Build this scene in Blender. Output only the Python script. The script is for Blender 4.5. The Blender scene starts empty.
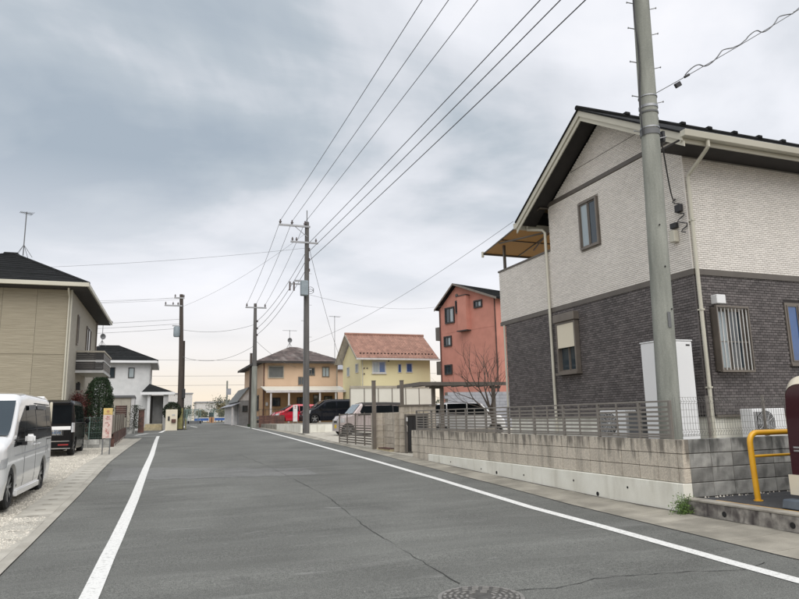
import bpy, bmesh, math, random
from mathutils import Vector, Matrix
import numpy as np

random.seed(7)
rng = np.random.default_rng(7)
SC = bpy.context.scene
COL = SC.collection
R = math.radians

# ------------------------------------------------------------------ camera
EYE = Vector((0.0, 0.0, 1.5))
yaw, pitch, roll = R(20.8), R(10.107), R(-1.19)
fw = Vector((math.sin(yaw)*math.cos(pitch), math.cos(yaw)*math.cos(pitch), math.sin(pitch)))
rt = Vector((math.cos(yaw), -math.sin(yaw), 0.0))
up = rt.cross(fw)
rt2 = rt*math.cos(roll) + up*math.sin(roll)
up2 = -rt*math.sin(roll) + up*math.cos(roll)
camd = bpy.data.cameras.new('camera')
camd.sensor_width = 36.0
camd.lens = 653.0/799.0*36.0
camd.clip_start = 0.05
camd.clip_end = 3000.0
cam = bpy.data.objects.new('camera', camd)
COL.objects.link(cam)
mw = Matrix((rt2, up2, -fw)).transposed().to_4x4()
mw.translation = EYE
cam.matrix_world = mw
SC.camera = cam

# ------------------------------------------------------------------ sky, sun, exposure
SUN_EL, SUN_AZ = R(55), R(188)          # azimuth clockwise from +Y
SC.view_settings.view_transform = 'Standard'
SC.view_settings.look = 'None'
SC.view_settings.exposure = 0.70
SC.view_settings.gamma = 1.0
wd = bpy.data.worlds.new('World')
SC.world = wd
wd.use_nodes = True
nt = wd.node_tree
nt.nodes.clear()
N = lambda t: nt.nodes.new(t)
def lk(a, b): nt.links.new(a, b)
out = N('ShaderNodeOutputWorld')
sky = N('ShaderNodeTexSky'); sky.sky_type = 'NISHITA'; sky.sun_disc = False
sky.sun_elevation = SUN_EL; sky.sun_rotation = SUN_AZ
bg_s = N('ShaderNodeBackground'); bg_s.inputs[1].default_value = 0.08
lk(sky.outputs[0], bg_s.inputs[0])
tc = N('ShaderNodeTexCoord')
sep = N('ShaderNodeSeparateXYZ'); lk(tc.outputs['Generated'], sep.inputs[0])
def mth(op, a, b=None, clamp=False):
    m = N('ShaderNodeMath'); m.operation = op; m.use_clamp = clamp
    for i, v in enumerate((a, b)):
        if v is None: continue
        if isinstance(v, (int, float)): m.inputs[i].default_value = v
        else: lk(v, m.inputs[i])
    return m.outputs[0]
zz = mth('ADD', mth('MAXIMUM', sep.outputs[2], 0.0), 0.16)
comb = N('ShaderNodeCombineXYZ')
lk(mth('DIVIDE', sep.outputs[0], zz), comb.inputs[0])
lk(mth('DIVIDE', sep.outputs[1], zz), comb.inputs[1])
def noise(scale, detail, rough, dist=0.0, off=(0, 0, 0), sc=(1, 1, 1)):
    mp = N('ShaderNodeMapping'); mp.inputs['Location'].default_value = off; mp.inputs['Scale'].default_value = sc
    lk(comb.outputs[0], mp.inputs[0])
    n = N('ShaderNodeTexNoise'); n.inputs['Scale'].default_value = scale
    n.inputs['Detail'].default_value = detail; n.inputs['Roughness'].default_value = rough
    n.inputs['Distortion'].default_value = dist
    lk(mp.outputs[0], n.inputs['Vector'])
    return n.outputs[0]
def ramp(src, stops):
    r = N('ShaderNodeValToRGB'); lk(src, r.inputs[0])
    el = r.color_ramp.elements
    while len(el) < len(stops): el.new(0.5)
    for e, (p, c) in zip(el, stops): e.position = p; e.color = (*c, 1)
    return r.outputs[0]
def mix(f, a, b, mode='MIX'):
    m = N('ShaderNodeMixRGB'); m.blend_type = mode
    for i, v in enumerate((f, a, b)):
        if isinstance(v, (int, float)): m.inputs[i].default_value = v
        elif isinstance(v, tuple): m.inputs[i].default_value = (*v, 1)
        else: lk(v, m.inputs[i])
    return m.outputs[0]
n1 = noise(0.42, 7, 0.52, 0.5, (1.25, 4.6, 2.0))
n2 = noise(1.3, 6, 0.5, 0.3, (1.7, 2.2, 4), (1, 1.5, 1))
nm = mth('ADD', mth('MULTIPLY', n1, 0.72), mth('MULTIPLY', n2, 0.28))
cl = ramp(nm, [(0.40, (0.285, 0.33, 0.38)), (0.45, (0.36, 0.40, 0.44)), (0.49, (0.50, 0.52, 0.555)), (0.55, (0.63, 0.64, 0.675)), (0.61, (0.73, 0.725, 0.745))])
elv = mth('MAXIMUM', sep.outputs[2], 0.0)
hor = ramp(elv, [(0.0, (0.70, 0.59, 0.47)), (0.035, (0.70, 0.61, 0.50)), (0.09, (0.67, 0.635, 0.61)), (0.20, (0.665, 0.665, 0.695))])
hf = ramp(elv, [(0.0, (1, 1, 1)), (0.08, (0.9, 0.9, 0.9)), (0.21, (0.55, 0.55, 0.55)), (0.36, (0, 0, 0))])
skc = mix(hf, cl, hor)
bg_c = N('ShaderNodeBackground'); bg_c.inputs[1].default_value = 0.90
lk(skc, bg_c.inputs[0])
ms = N('ShaderNodeMixShader'); ms.inputs[0].default_value = 0.94
lk(bg_s.outputs[0], ms.inputs[1]); lk(bg_c.outputs[0], ms.inputs[2]); lk(ms.outputs[0], out.inputs[0])

sd = bpy.data.lights.new('sun', 'SUN'); sd.energy = 1.5; sd.angle = R(65); sd.color = (1.0, 0.965, 0.92)
so = bpy.data.objects.new('sun', sd); COL.objects.link(so)
sdir = Vector((math.sin(SUN_AZ)*math.cos(SUN_EL), math.cos(SUN_AZ)*math.cos(SUN_EL), math.sin(SUN_EL)))
so.rotation_euler = (-sdir).to_track_quat('-Z', 'Y').to_euler()

# ------------------------------------------------------------------ materials
def pm(name, col, rough=0.8, col2=None, scale=3.0, detail=4, stretch=(1, 1, 1), bump=0.0, bscale=60.0, bstretch=(1, 1, 1),
       metal=0.0, spec=0.5, rand=0.0, coat=0.0, coord='Object', lo=0.35, hi=0.65, fine=0.0, fscale=120.0, trans=0.0,
       streak=0.0, scol=(0.06, 0.055, 0.05), sscale=(9, 9, 0.8), island=0.0, topstain=None, emit=None, bdist=0.01):
    m = bpy.data.materials.new(name); m.use_nodes = True
    t = m.node_tree; b = t.nodes['Principled BSDF']
    b.inputs['Roughness'].default_value = rough; b.inputs['Metallic'].default_value = metal
    b.inputs['Specular IOR Level'].default_value = spec
    if coat: b.inputs['Coat Weight'].default_value = coat; b.inputs['Coat Roughness'].default_value = 0.05
    if trans: b.inputs['Transmission Weight'].default_value = trans
    tcn = t.nodes.new('ShaderNodeTexCoord')
    if coord == 'World':
        g = t.nodes.new('ShaderNodeNewGeometry'); vec = g.outputs['Position']
    else: vec = tcn.outputs[coord]
    def tn(sc, dt, st, ds=0.0):
        mp = t.nodes.new('ShaderNodeMapping'); mp.inputs['Scale'].default_value = st
        t.links.new(vec, mp.inputs[0])
        n = t.nodes.new('ShaderNodeTexNoise'); n.inputs['Scale'].default_value = sc; n.inputs['Detail'].default_value = dt
        n.inputs['Distortion'].default_value = ds
        t.links.new(mp.outputs[0], n.inputs['Vector']); return n.outputs[0]
    def rmp(src, a, b2, ca=(0, 0, 0), cb=(1, 1, 1)):
        r = t.nodes.new('ShaderNodeValToRGB'); t.links.new(src, r.inputs[0])
        r.color_ramp.elements[0].position = a; r.color_ramp.elements[1].position = b2
        r.color_ramp.elements[0].color = (*ca, 1); r.color_ramp.elements[1].color = (*cb, 1); return r.outputs[0]
    def mx(f, a, b2, mode='MIX'):
        q = t.nodes.new('ShaderNodeMixRGB'); q.blend_type = mode
        for i, v in enumerate((f, a, b2)):
            if isinstance(v, (int, float)): q.inputs[i].default_value = v
            elif isinstance(v, tuple): q.inputs[i].default_value = (*v, 1)
            else: t.links.new(v, q.inputs[i])
        return q.outputs[0]
    if col2 is None: col2 = tuple(c*0.82 for c in col)
    c = rmp(tn(scale, detail, stretch), lo, hi, col2, col)
    if fine: c = mx(1.0, c, rmp(tn(fscale, 2, (1, 1, 1)), 0.3, 0.7, (1-fine,)*3, (1+fine,)*3), 'MULTIPLY')
    if rand or island:
        if island:
            g2 = t.nodes.new('ShaderNodeNewGeometry'); src = g2.outputs['Random Per Island']; amt = island
        else:
            oi = t.nodes.new('ShaderNodeObjectInfo'); src = oi.outputs['Random']; amt = rand
        c = mx(1.0, c, rmp(src, 0.0, 1.0, (1-amt,)*3, (1+amt,)*3), 'MULTIPLY')
    if streak:
        g3 = t.nodes.new('ShaderNodeNewGeometry'); v0 = vec; vec = g3.outputs['Position']
        f = rmp(tn(1.0, 4, sscale, 0.3), 0.50, 0.68, (0, 0, 0), (streak,)*3); vec = v0
        c = mx(f, c, scol)
    if topstain:      # algae and soot runs that start at the coping (height zt)
        zt, amt_, sc_ = topstain
        g4 = t.nodes.new('ShaderNodeNewGeometry'); v0 = vec; vec = g4.outputs['Position']
        sp4 = t.nodes.new('ShaderNodeSeparateXYZ'); t.links.new(vec, sp4.inputs[0])
        def mm(op, a, b2):
            q = t.nodes.new('ShaderNodeMath'); q.operation = op
            for i, v in enumerate((a, b2)):
                if isinstance(v, (int, float)): q.inputs[i].default_value = v
                else: t.links.new(v, q.inputs[i])
            return q.outputs[0]
        val = mm('ADD', mm('MULTIPLY', tn(1.0, 6, sc_, 0.2), 0.8), mm('MULTIPLY', mm('SUBTRACT', sp4.outputs[2], zt-.30), 0.55)); vec = v0
        c = mx(rmp(val, 0.46, 0.60, (0, 0, 0), (amt_,)*3), c, scol)
    t.links.new(c, b.inputs['Base Color'])
    if bump:
        bn = t.nodes.new('ShaderNodeBump'); bn.inputs['Strength'].default_value = bump; bn.inputs['Distance'].default_value = bdist
        t.links.new(tn(bscale, 3, bstretch), bn.inputs['Height']); t.links.new(bn.outputs[0], b.inputs['Normal'])
    if emit: b.inputs['Emission Color'].default_value = (*emit[0], 1); b.inputs['Emission Strength'].default_value = emit[1]
    return m

M = {}
M['ground'] = pm('ground_dirt', (0.20, 0.19, 0.16), 0.95, (0.13, 0.125, 0.105), 0.8, bump=0.4, bscale=20)
M['gravel_bed'] = pm('gravel_bed', (0.54, 0.51, 0.44), 0.95, (0.38, 0.355, 0.30), 4, 8, bump=0.9, bscale=45, fine=0.25, fscale=60, bdist=0.02)
M['stones'] = pm('gravel_stones', (0.64, 0.605, 0.53), 0.9, (0.50, 0.47, 0.41), 3, island=0.32)
M['conc'] = pm('gutter_concrete', (0.45, 0.43, 0.375), 0.9, (0.34, 0.32, 0.275), 2.2, 8, bump=0.3, bscale=90, fine=0.12, rand=0.08)
M['gut_r'] = pm('road_gutter_concrete', (0.36, 0.335, 0.28), 0.9, (0.22, 0.205, 0.17), 2.0, 8, bump=0.3, bscale=90, fine=0.14, rand=0.10)
M['dark'] = pm('dark_gap', (0.018, 0.018, 0.018), 0.9)
M['block'] = pm('split_face_block', (0.66, 0.60, 0.505), 0.95, (0.50, 0.45, 0.375), 34, 10, bump=0.8, bscale=90, fine=0.28, fscale=110, rand=0.08, streak=0.45, topstain=(1.09, 0.85, (9, 9, 1.6)), scol=(0.15, 0.135, 0.115), sscale=(4.2, 4.2, 0.55), bdist=0.02)
M['block_plain'] = pm('ribbed_block', (0.50, 0.45, 0.375), 0.95, (0.40, 0.355, 0.29), 9, 8, bump=0.6, bscale=60, fine=0.15, rand=0.12, streak=0.3)
M['block_grey'] = pm('grey_block', (0.42, 0.42, 0.395), 0.9, (0.19, 0.19, 0.18), 3.2, 8, bump=0.4, bscale=80, fine=0.12, rand=0.32, streak=0.5, topstain=(1.09, 0.9, (6, 6, 1.6)), scol=(0.06, 0.062, 0.058), sscale=(5, 5, 3.2))
M['mortar'] = pm('mortar', (0.13, 0.12, 0.105), 0.95)
M['footing'] = pm('cast_concrete', (0.78, 0.775, 0.70), 0.85, (0.70, 0.69, 0.61), 2.2, 8, bump=0.15, bscale=60, fine=0.05, streak=0.40, scol=(0.36, 0.33, 0.26), sscale=(3.0, 3.0, 0.7))
M['kerb'] = pm('weathered_kerb', (0.38, 0.36, 0.32), 0.9, (0.12, 0.108, 0.10), 7, 10, bump=0.4, bscale=50, fine=0.1, streak=0.92, scol=(0.055, 0.046, 0.046), sscale=(8, 8, 2.2))
M['kerbtop'] = pm('kerb_top', (0.40, 0.375, 0.32), 0.9, (0.24, 0.22, 0.19), 5, 6, bump=0.3)
M['paint'] = pm('road_paint', (0.72, 0.72, 0.695), 0.75, (0.52, 0.52, 0.50), 30, 10, fine=0.12, fscale=130, bump=0.3, bscale=150, lo=0.36, hi=0.46, coord='World')
M['fence'] = pm('fence_aluminium', (0.24, 0.22, 0.195), 0.5, metal=0.1)
M['crack'] = pm('asphalt_crack_dirt', (0.045, 0.045, 0.042), 0.95)
M['shutter_grey'] = pm('grey_shutter', (0.12, 0.125, 0.12), 0.6)
M['mesh'] = pm('mesh_wire', (0.20, 0.195, 0.18), 0.5, metal=0.3)
M['brick_w'] = pm('white_brick_cladding', (0.78, 0.745, 0.695), 0.75, (0.74, 0.705, 0.655), 0.7, island=0.07)
M['mort_w'] = pm('white_mortar', (0.36, 0.335, 0.30), 0.9)
M['brick_d'] = pm('dark_brick_cladding', (0.132, 0.118, 0.115), 0.65, (0.112, 0.100, 0.098), 1.0, island=0.30)
M['mort_d'] = pm('dark_mortar', (0.038, 0.033, 0.033), 0.9)
M['cream'] = pm('cream_trim', (0.56, 0.54, 0.45), 0.45, (0.50, 0.48, 0.40), 1.0)
M['brown_trim'] = pm('taupe_trim', (0.13, 0.115, 0.10), 0.5)
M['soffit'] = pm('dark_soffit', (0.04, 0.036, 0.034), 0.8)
M['roof_dark'] = pm('dark_slate_roof', (0.020, 0.021, 0.022), 0.85, (0.012, 0.013, 0.013), 3, spec=0.12, island=0.2)
def thin_sheet(name, col):
    m = bpy.data.materials.new(name); m.use_nodes = True; t = m.node_tree; b = t.nodes['Principled BSDF']
    b.inputs['Base Color'].default_value = (*col, 1); b.inputs['Roughness'].default_value = .5
    tr = t.nodes.new('ShaderNodeBsdfTranslucent'); tr.inputs[0].default_value = (*col, 1)
    ms_ = t.nodes.new('ShaderNodeMixShader'); ms_.inputs[0].default_value = .72
    t.links.new(b.outputs[0], ms_.inputs[1]); t.links.new(tr.outputs[0], ms_.inputs[2]); t.links.new(ms_.outputs[0], t.nodes['Material Output'].inputs[0])
    return m
M['awning'] = thin_sheet('brown_awning_sheet', (0.40, 0.29, 0.17))
M['glass'] = pm('window_glass', (0.035, 0.05, 0.06), 0.04, (0.03, 0.042, 0.052), 1, spec=0.9)
M['glass_curtain'] = pm('curtained_glass', (0.36, 0.42, 0.44), 0.06, (0.30, 0.36, 0.385), 2, stretch=(9, 9, 0.4), spec=0.8)  # pale vertical curtain folds given as the pane's own colour
M['glass_blue'] = pm('blue_glass', (0.05, 0.12, 0.30), 0.05, spec=0.9)
M['frame_taupe'] = pm('taupe_window_frame', (0.20, 0.175, 0.15), 0.4, metal=0.3)
M['frame_white'] = pm('white_window_frame', (0.66, 0.66, 0.64), 0.4)
M['frame_dark'] = pm('dark_window_frame', (0.03, 0.028, 0.028), 0.4)
M['white'] = pm('white_enamel', (0.78, 0.79, 0.79), 0.35, (0.75, 0.76, 0.765), 1)
M['pole'] = pm('pole_concrete', (0.30, 0.31, 0.275), 0.85, (0.20, 0.21, 0.185), 1.6, 8, (4, 4, 0.6), bump=0.25, bscale=40, fine=0.10, fscale=60, streak=0.35, scol=(0.10, 0.105, 0.09), sscale=(5, 5, 0.35))
M['pole_dark'] = pm('dark_pole', (0.13, 0.125, 0.12), 0.8, (0.08, 0.078, 0.075), 2, 6, (3, 3, 0.4))
M['pole_brown'] = pm('brown_pole', (0.075, 0.06, 0.05), 0.85, (0.05, 0.04, 0.034), 2, 6, (3, 3, 0.4))
M['steel'] = pm('galvanised_steel', (0.36, 0.37, 0.38), 0.45, metal=0.7)
M['wire'] = pm('black_wire', (0.03, 0.03, 0.033), 0.6)
M['wire_grey'] = pm('grey_wire', (0.14, 0.145, 0.15), 0.6)
M['porcelain'] = pm('insulator_ceramic', (0.12, 0.10, 0.10), 0.3)
M['trafo'] = pm('transformer_enamel', (0.26, 0.31, 0.34), 0.5)
M['beige'] = pm('beige_siding', (0.345, 0.31, 0.235), 0.85, (0.28, 0.25, 0.185), 1.0, 6, (1.2, 1.2, 22), rand=0.04, bump=0.9, bscale=1.0, bstretch=(1.5, 1.5, 30), bdist=0.02)
M['beige_l'] = pm('pale_beige_render', (0.42, 0.39, 0.325), 0.85, (0.38, 0.35, 0.29), 6, 6, bump=0.4, bscale=60)
M['render_w'] = pm('white_stucco', (0.68, 0.685, 0.68), 0.9, (0.60, 0.61, 0.605), 2.6, 7, bump=0.5, bscale=25)
M['tan'] = pm('tan_stucco', (0.62, 0.45, 0.315), 0.9, (0.57, 0.41, 0.285), 0.8, 5, bump=0.2)
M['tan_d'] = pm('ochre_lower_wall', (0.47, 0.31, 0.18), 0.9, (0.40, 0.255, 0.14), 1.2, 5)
M['yellow'] = pm('yellow_stucco', (0.76, 0.70, 0.43), 0.9, (0.72, 0.66, 0.40), 0.8, 5, bump=0.2)
M['pink'] = pm('terracotta_pink_stucco', (0.53, 0.238, 0.185), 0.9, (0.46, 0.205, 0.158), 1.4, 8, bump=0.2)
M['roof_red'] = pm('red_brown_tiles', (0.33, 0.185, 0.14), 0.8, (0.26, 0.145, 0.11), 2, 6, island=0.16)
M['roof_brown'] = pm('weathered_brown_roof', (0.15, 0.115, 0.105), 0.85, (0.06, 0.048, 0.045), 1.6, 8, (1, 1, 1), streak=0.6, scol=(0.30, 0.27, 0.25), sscale=(1.2, 0.5, 0.5))
M['grey_wall'] = pm('grey_siding', (0.27, 0.275, 0.28), 0.85)
M['pale_wall'] = pm('pale_siding', (0.55, 0.55, 0.54), 0.85)
M['screen'] = pm('pale_screen_panel', (0.66, 0.65, 0.58), 0.4, (0.62, 0.61, 0.54), 1)
M['yellow_paint'] = pm('yellow_pipe_paint', (0.78, 0.42, 0.02), 0.38, (0.72, 0.36, 0.02), 4, 6, coat=0.3)
M['leaf'] = pm('conifer_leaf', (0.030, 0.060, 0.022), 0.8, (0.014, 0.03, 0.012), 2.5, island=0.5)
M['leaf_red'] = pm('red_bush_leaf', (0.11, 0.022, 0.018), 0.8, (0.05, 0.014, 0.012), 3, island=0.5)
M['weed'] = pm('weed_leaf', (0.13, 0.21, 0.05), 0.8, (0.07, 0.13, 0.03), 3, island=0.4)
M['hedge'] = pm('hedge_leaf', (0.03, 0.045, 0.022), 0.85, (0.015, 0.022, 0.012), 3, island=0.5)
M['grass_dry'] = pm('dry_field', (0.30, 0.25, 0.16), 0.95, (0.18, 0.17, 0.10), 0.3, 8)
M['bark'] = pm('bark', (0.10, 0.08, 0.065), 0.9, (0.06, 0.048, 0.04), 8)
M['bricks_red'] = pm('red_brown_brick', (0.13, 0.065, 0.05), 0.9, (0.07, 0.04, 0.035), 3, rand=0.3)
M['tile_step'] = pm('cream_stone', (0.50, 0.43, 0.28), 0.85, (0.36, 0.31, 0.2), 6, 5)
M['rubber'] = pm('tyre_rubber', (0.018, 0.018, 0.019), 0.85)
M['rim'] = pm('alloy_rim', (0.45, 0.46, 0.47), 0.3, metal=0.9)
M['rim_dark'] = pm('dark_alloy_rim', (0.12, 0.125, 0.13), 0.3, metal=0.8)
M['chrome'] = pm('chrome', (0.75, 0.76, 0.77), 0.12, metal=1.0)
M['car_white'] = pm('white_car_paint', (0.84, 0.845, 0.84), 0.25, (0.83, 0.835, 0.83), 1, coat=1.0)
M['car_black'] = pm('black_car_paint', (0.008, 0.008, 0.009), 0.25, (0.007, 0.007, 0.008), 1, coat=0.08, spec=0.15)
M['car_navy'] = pm('dark_navy_car_paint', (0.007, 0.009, 0.015), 0.10, (0.006, 0.008, 0.013), 1, coat=0.1, spec=0.2)
M['car_red'] = pm('red_car_paint', (0.48, 0.012, 0.03), 0.22, (0.46, 0.011, 0.028), 1, coat=1.0)
M['car_pink'] = pm('pale_pink_car_paint', (0.50, 0.43, 0.42), 0.25, (0.49, 0.42, 0.41), 1, coat=1.0)
M['car_maroon'] = pm('maroon_car_paint', (0.040, 0.004, 0.009), 0.22, (0.037, 0.004, 0.008), 1, coat=0.5, spec=0.3)
M['car_cream'] = pm('cream_car_paint', (0.74, 0.68, 0.54), 0.3, (0.72, 0.66, 0.52), 1, coat=0.8)
M['car_glass'] = pm('car_glass', (0.010, 0.012, 0.014), 0.05, spec=0.10)
M['car_glass'].node_tree.nodes['Principled BSDF'].inputs['IOR'].default_value = 1.13
M['car_glass_sky_tint'] = pm('windscreen_painted_sky', (0.16, 0.21, 0.235), 0.04, (0.12, 0.16, 0.18), 4, spec=0.9)  # pale sky reflection is painted into the windscreen's base colour
M['plastic'] = pm('black_plastic', (0.02, 0.02, 0.021), 0.6)
M['lamp_red'] = pm('red_lamp', (0.28, 0.008, 0.01), 0.15, coat=1)
M['lamp_clear'] = pm('clear_lamp', (0.62, 0.64, 0.66), 0.12, (0.5, 0.52, 0.55), 9, metal=0.3, coat=1)
M['plate'] = pm('plate_white', (0.72, 0.72, 0.70), 0.5)
M['plate_y'] = pm('plate_yellow', (0.80, 0.55, 0.02), 0.5)
M['ink'] = pm('plate_ink', (0.12, 0.17, 0.26), 0.6)
M['sign_y'] = pm('banner_yellow', (0.66, 0.47, 0.16), 0.7, (0.52, 0.40, 0.16), 8)
M['pole_yellow'] = pm('faded_pole_marker', (0.34, 0.31, 0.12), 0.8, (0.20, 0.19, 0.09), 4)
M['sign_w'] = pm('banner_pale', (0.62, 0.52, 0.47), 0.7, (0.54, 0.42, 0.38), 9)
M['sign_r'] = pm('banner_red_print', (0.50, 0.15, 0.14), 0.7, (0.45, 0.2, 0.18), 12)
M['blue_tarp'] = pm('blue_barrier', (0.04, 0.12, 0.38), 0.6)
M['orange'] = pm('orange_barrier', (0.45, 0.24, 0.12), 0.7)
M['far_white'] = pm('far_white_wall', (0.62, 0.61, 0.60), 0.9)
M['far_grey'] = pm('far_grey_wall', (0.33, 0.34, 0.37), 0.9)
M['fence_green'] = pm('green_mesh_fence', (0.16, 0.23, 0.21), 0.7)
M['slat_beige'] = pm('beige_slat', (0.36, 0.33, 0.27), 0.7)
M['wheelstop'] = pm('blue_grey_wheel_stop', (0.12, 0.15, 0.18), 0.6, (0.08, 0.10, 0.125), 6)
M['iron_worn'] = pm('worn_iron_tread', (0.26, 0.25, 0.235), 0.55, (0.19, 0.185, 0.17), 20, metal=0.2)
M['iron'] = pm('cast_iron', (0.11, 0.107, 0.10), 0.7, (0.07, 0.068, 0.063), 12, 5, metal=0.3, bump=0.4, bscale=60)

# asphalt: aggregate speckle, patches, faint tyre sweeps
def asphalt(name, base, dark):
    m = bpy.data.materials.new(name); m.use_nodes = True
    t = m.node_tree; b = t.nodes['Principled BSDF']; b.inputs['Roughness'].default_value = 0.88; b.inputs['Specular IOR Level'].default_value = 0.35
    g = t.nodes.new('ShaderNodeNewGeometry')
    def tn(sc, dt, st=(1, 1, 1), ds=0, off=(0, 0, 0)):
        mp = t.nodes.new('ShaderNodeMapping'); mp.inputs['Scale'].default_value = st; mp.inputs['Location'].default_value = off
        t.links.new(g.outputs['Position'], mp.inputs[0])
        n = t.nodes.new('ShaderNodeTexNoise'); n.inputs['Scale'].default_value = sc; n.inputs['Detail'].default_value = dt; n.inputs['Distortion'].default_value = ds
        t.links.new(mp.outputs[0], n.inputs['Vector']); return n.outputs[0]
    def rmp(src, a, b2, ca, cb):
        r = t.nodes.new('ShaderNodeValToRGB'); t.links.new(src, r.inputs[0])
        r.color_ramp.elements[0].position = a; r.color_ramp.elements[1].position = b2
        r.color_ramp.elements[0].color = (*ca, 1); r.color_ramp.elements[1].color = (*cb, 1); return r.outputs[0]
    def mx(f, a, b2, mode='MULTIPLY'):
        q = t.nodes.new('ShaderNodeMixRGB'); q.blend_type = mode
        for i, v in enumerate((f, a, b2)):
            if isinstance(v, (int, float)): q.inputs[i].default_value = v
            elif isinstance(v, tuple): q.inputs[i].default_value = (*v, 1)
            else: t.links.new(v, q.inputs[i])
        return q.outputs[0]
    c = rmp(tn(0.45, 6, (1, 1, 1), 0.6), 0.36, 0.66, dark, base)
    c = mx(1.0, c, rmp(tn(1.1, 5, (0.35, 1.6, 1), 0.8, (3, 1, 0)), 0.38, 0.66, (0.92,)*3, (1.10,)*3))
    c = mx(1.0, c, rmp(tn(120, 3), 0.34, 0.68, (0.50,)*3, (1.62,)*3))
    c = mx(1.0, c, rmp(tn(38, 3), 0.35, 0.68, (0.86,)*3, (1.13,)*3))
    c = mx(rmp(tn(0.8, 3, (1, 1, 1), 0.4, (11, 3, 0)), 0.66, 0.74, (0, 0, 0), (0.30,)*3), c, (0.075, 0.075, 0.072), 'MIX')
    c = mx(rmp(tn(14, 2, (1, 1, 1), 0, (1, 8, 0)), 0.76, 0.80, (0, 0, 0), (0.6,)*3), c, (0.06, 0.06, 0.058), 'MIX')
    c = mx(rmp(tn(22, 2, (1, 1, 1), 0, (4, 8, 0)), 0.77, 0.80, (0, 0, 0), (0.7,)*3), c, (0.42, 0.41, 0.39), 'MIX')
    # pale sweeping scuffs left by tyres
    c = mx(rmp(tn(0.9, 4, (0.5, 3.4, 1), 1.1, (2, 7, 0)), 0.56, 0.72, (0, 0, 0), (0.10,)*3), c, (0.33, 0.33, 0.315), 'MIX')
    c = mx(rmp(tn(1.3, 4, (0.35, 4.0, 1), 1.8, (6, 1, 0)), 0.62, 0.70, (0, 0, 0), (0.14,)*3), c, (0.34, 0.34, 0.325), 'MIX')
    c = mx(rmp(tn(2.4, 5, (0.8, 2.2, 1), 1.5, (9, 4, 0)), 0.66, 0.76, (0, 0, 0), (0.35,)*3), c, (0.36, 0.36, 0.35), 'MIX')
    t.links.new(c, b.inputs['Base Color'])
    bn = t.nodes.new('ShaderNodeBump'); bn.inputs['Strength'].default_value = 0.55; bn.inputs['Distance'].default_value = 0.006
    t.links.new(tn(150, 3), bn.inputs['Height']); t.links.new(bn.outputs[0], b.inputs['Normal'])
    return m
M['asphalt'] = asphalt('road_asphalt', (0.150, 0.153, 0.141), (0.115, 0.117, 0.108))
M['asphalt_new'] = asphalt('dark_asphalt', (0.070, 0.071, 0.074), (0.055, 0.056, 0.06))
M['asphalt_patch'] = asphalt('worn_asphalt', (0.172, 0.175, 0.168), (0.138, 0.140, 0.134))

# ------------------------------------------------------------------ mesh helpers
class MB:
    def __init__(s): s.v = []; s.f = []; s.sm = False
    def add(s, vs, fs):
        o = len(s.v); s.v.extend([tuple(p) for p in vs]); s.f.extend([tuple(i+o for i in f) for f in fs]); return s
    def box(s, x0, x1, y0, y1, z0, z1):
        x0, x1 = sorted((x0, x1)); y0, y1 = sorted((y0, y1)); z0, z1 = sorted((z0, z1))
        return s.add([(x0, y0, z0), (x1, y0, z0), (x1, y1, z0), (x0, y1, z0), (x0, y0, z1), (x1, y0, z1), (x1, y1, z1), (x0, y1, z1)],
                     [(0, 3, 2, 1), (4, 5, 6, 7), (0, 1, 5, 4), (1, 2, 6, 5), (2, 3, 7, 6), (3, 0, 4, 7)])
    def obox(s, c, u, v, w, a, b, h):       # centre, three unit axes, three sizes
        c, u, v, w = Vector(c), Vector(u)*a/2, Vector(v)*b/2, Vector(w)*h/2
        vs = [c-u-v-w, c+u-v-w, c+u+v-w, c-u+v-w, c-u-v+w, c+u-v+w, c+u+v+w, c-u+v+w]
        return s.add(vs, [(0, 3, 2, 1), (4, 5, 6, 7), (0, 1, 5, 4), (1, 2, 6, 5), (2, 3, 7, 6), (3, 0, 4, 7)])
    def tube(s, pts, r, n=8, cap=True):
        pts = [Vector(p) for p in pts]; rs = r if isinstance(r, (list, tuple)) else [r]*len(pts)
        vs = []; fs = []; prev = None
        for i, p in enumerate(pts):
            d = (pts[min(i+1, len(pts)-1)] - pts[max(i-1, 0)]).normalized()
            if prev is None:
                a = d.orthogonal().normalized()
            else:
                a = (prev - d*prev.dot(d)); a = a.normalized() if a.length > 1e-6 else d.orthogonal().normalized()
            prev = a; b = d.cross(a)
            for k in range(n):
                t = 2*math.pi*k/n; vs.append(p + (a*math.cos(t) + b*math.sin(t))*rs[i])
        for i in range(len(pts)-1):
            for k in range(n):
                k2 = (k+1) % n; fs.append((i*n+k, i*n+k2, (i+1)*n+k2, (i+1)*n+k))
        if cap: fs.append(tuple(range(n-1, -1, -1))); fs.append(tuple((len(pts)-1)*n+k for k in range(n)))
        return s.add(vs, fs)
    def prism(s, poly, d, axis='y', at=0.0):        # poly in the plane across axis, from at to at+d
        n = len(poly)
        def P(a, b, t): return {'y': (a, t, b), 'x': (t, a, b), 'z': (a, b, t)}[axis]
        vs = [P(a, b, at) for a, b in poly] + [P(a, b, at+d) for a, b in poly]
        fs = [tuple(range(n)), tuple(range(2*n-1, n-1, -1))] + [(i, i+n, (i+1) % n + n, (i+1) % n) for i in range(n)]
        return s.add(vs, fs)
    def slab(s, quad, th):                          # quad of 3-d points, thickened along its normal
        q = [Vector(p) for p in quad]; n = (q[1]-q[0]).cross(q[2]-q[0]).normalized()*th
        m = len(q)
        return s.add(q + [p-n for p in q], [tuple(range(m)), tuple(range(2*m-1, m-1, -1))] + [(i, (i+1) % m, (i+1) % m+m, i+m) for i in range(m)])

def inv_of(parent):
    mats = Matrix.Identity(4); p = parent; chain = []
    while p is not None: chain.append(p); p = p.parent
    for q in reversed(chain): mats = mats @ q.matrix_basis
    return mats.inverted()

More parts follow.
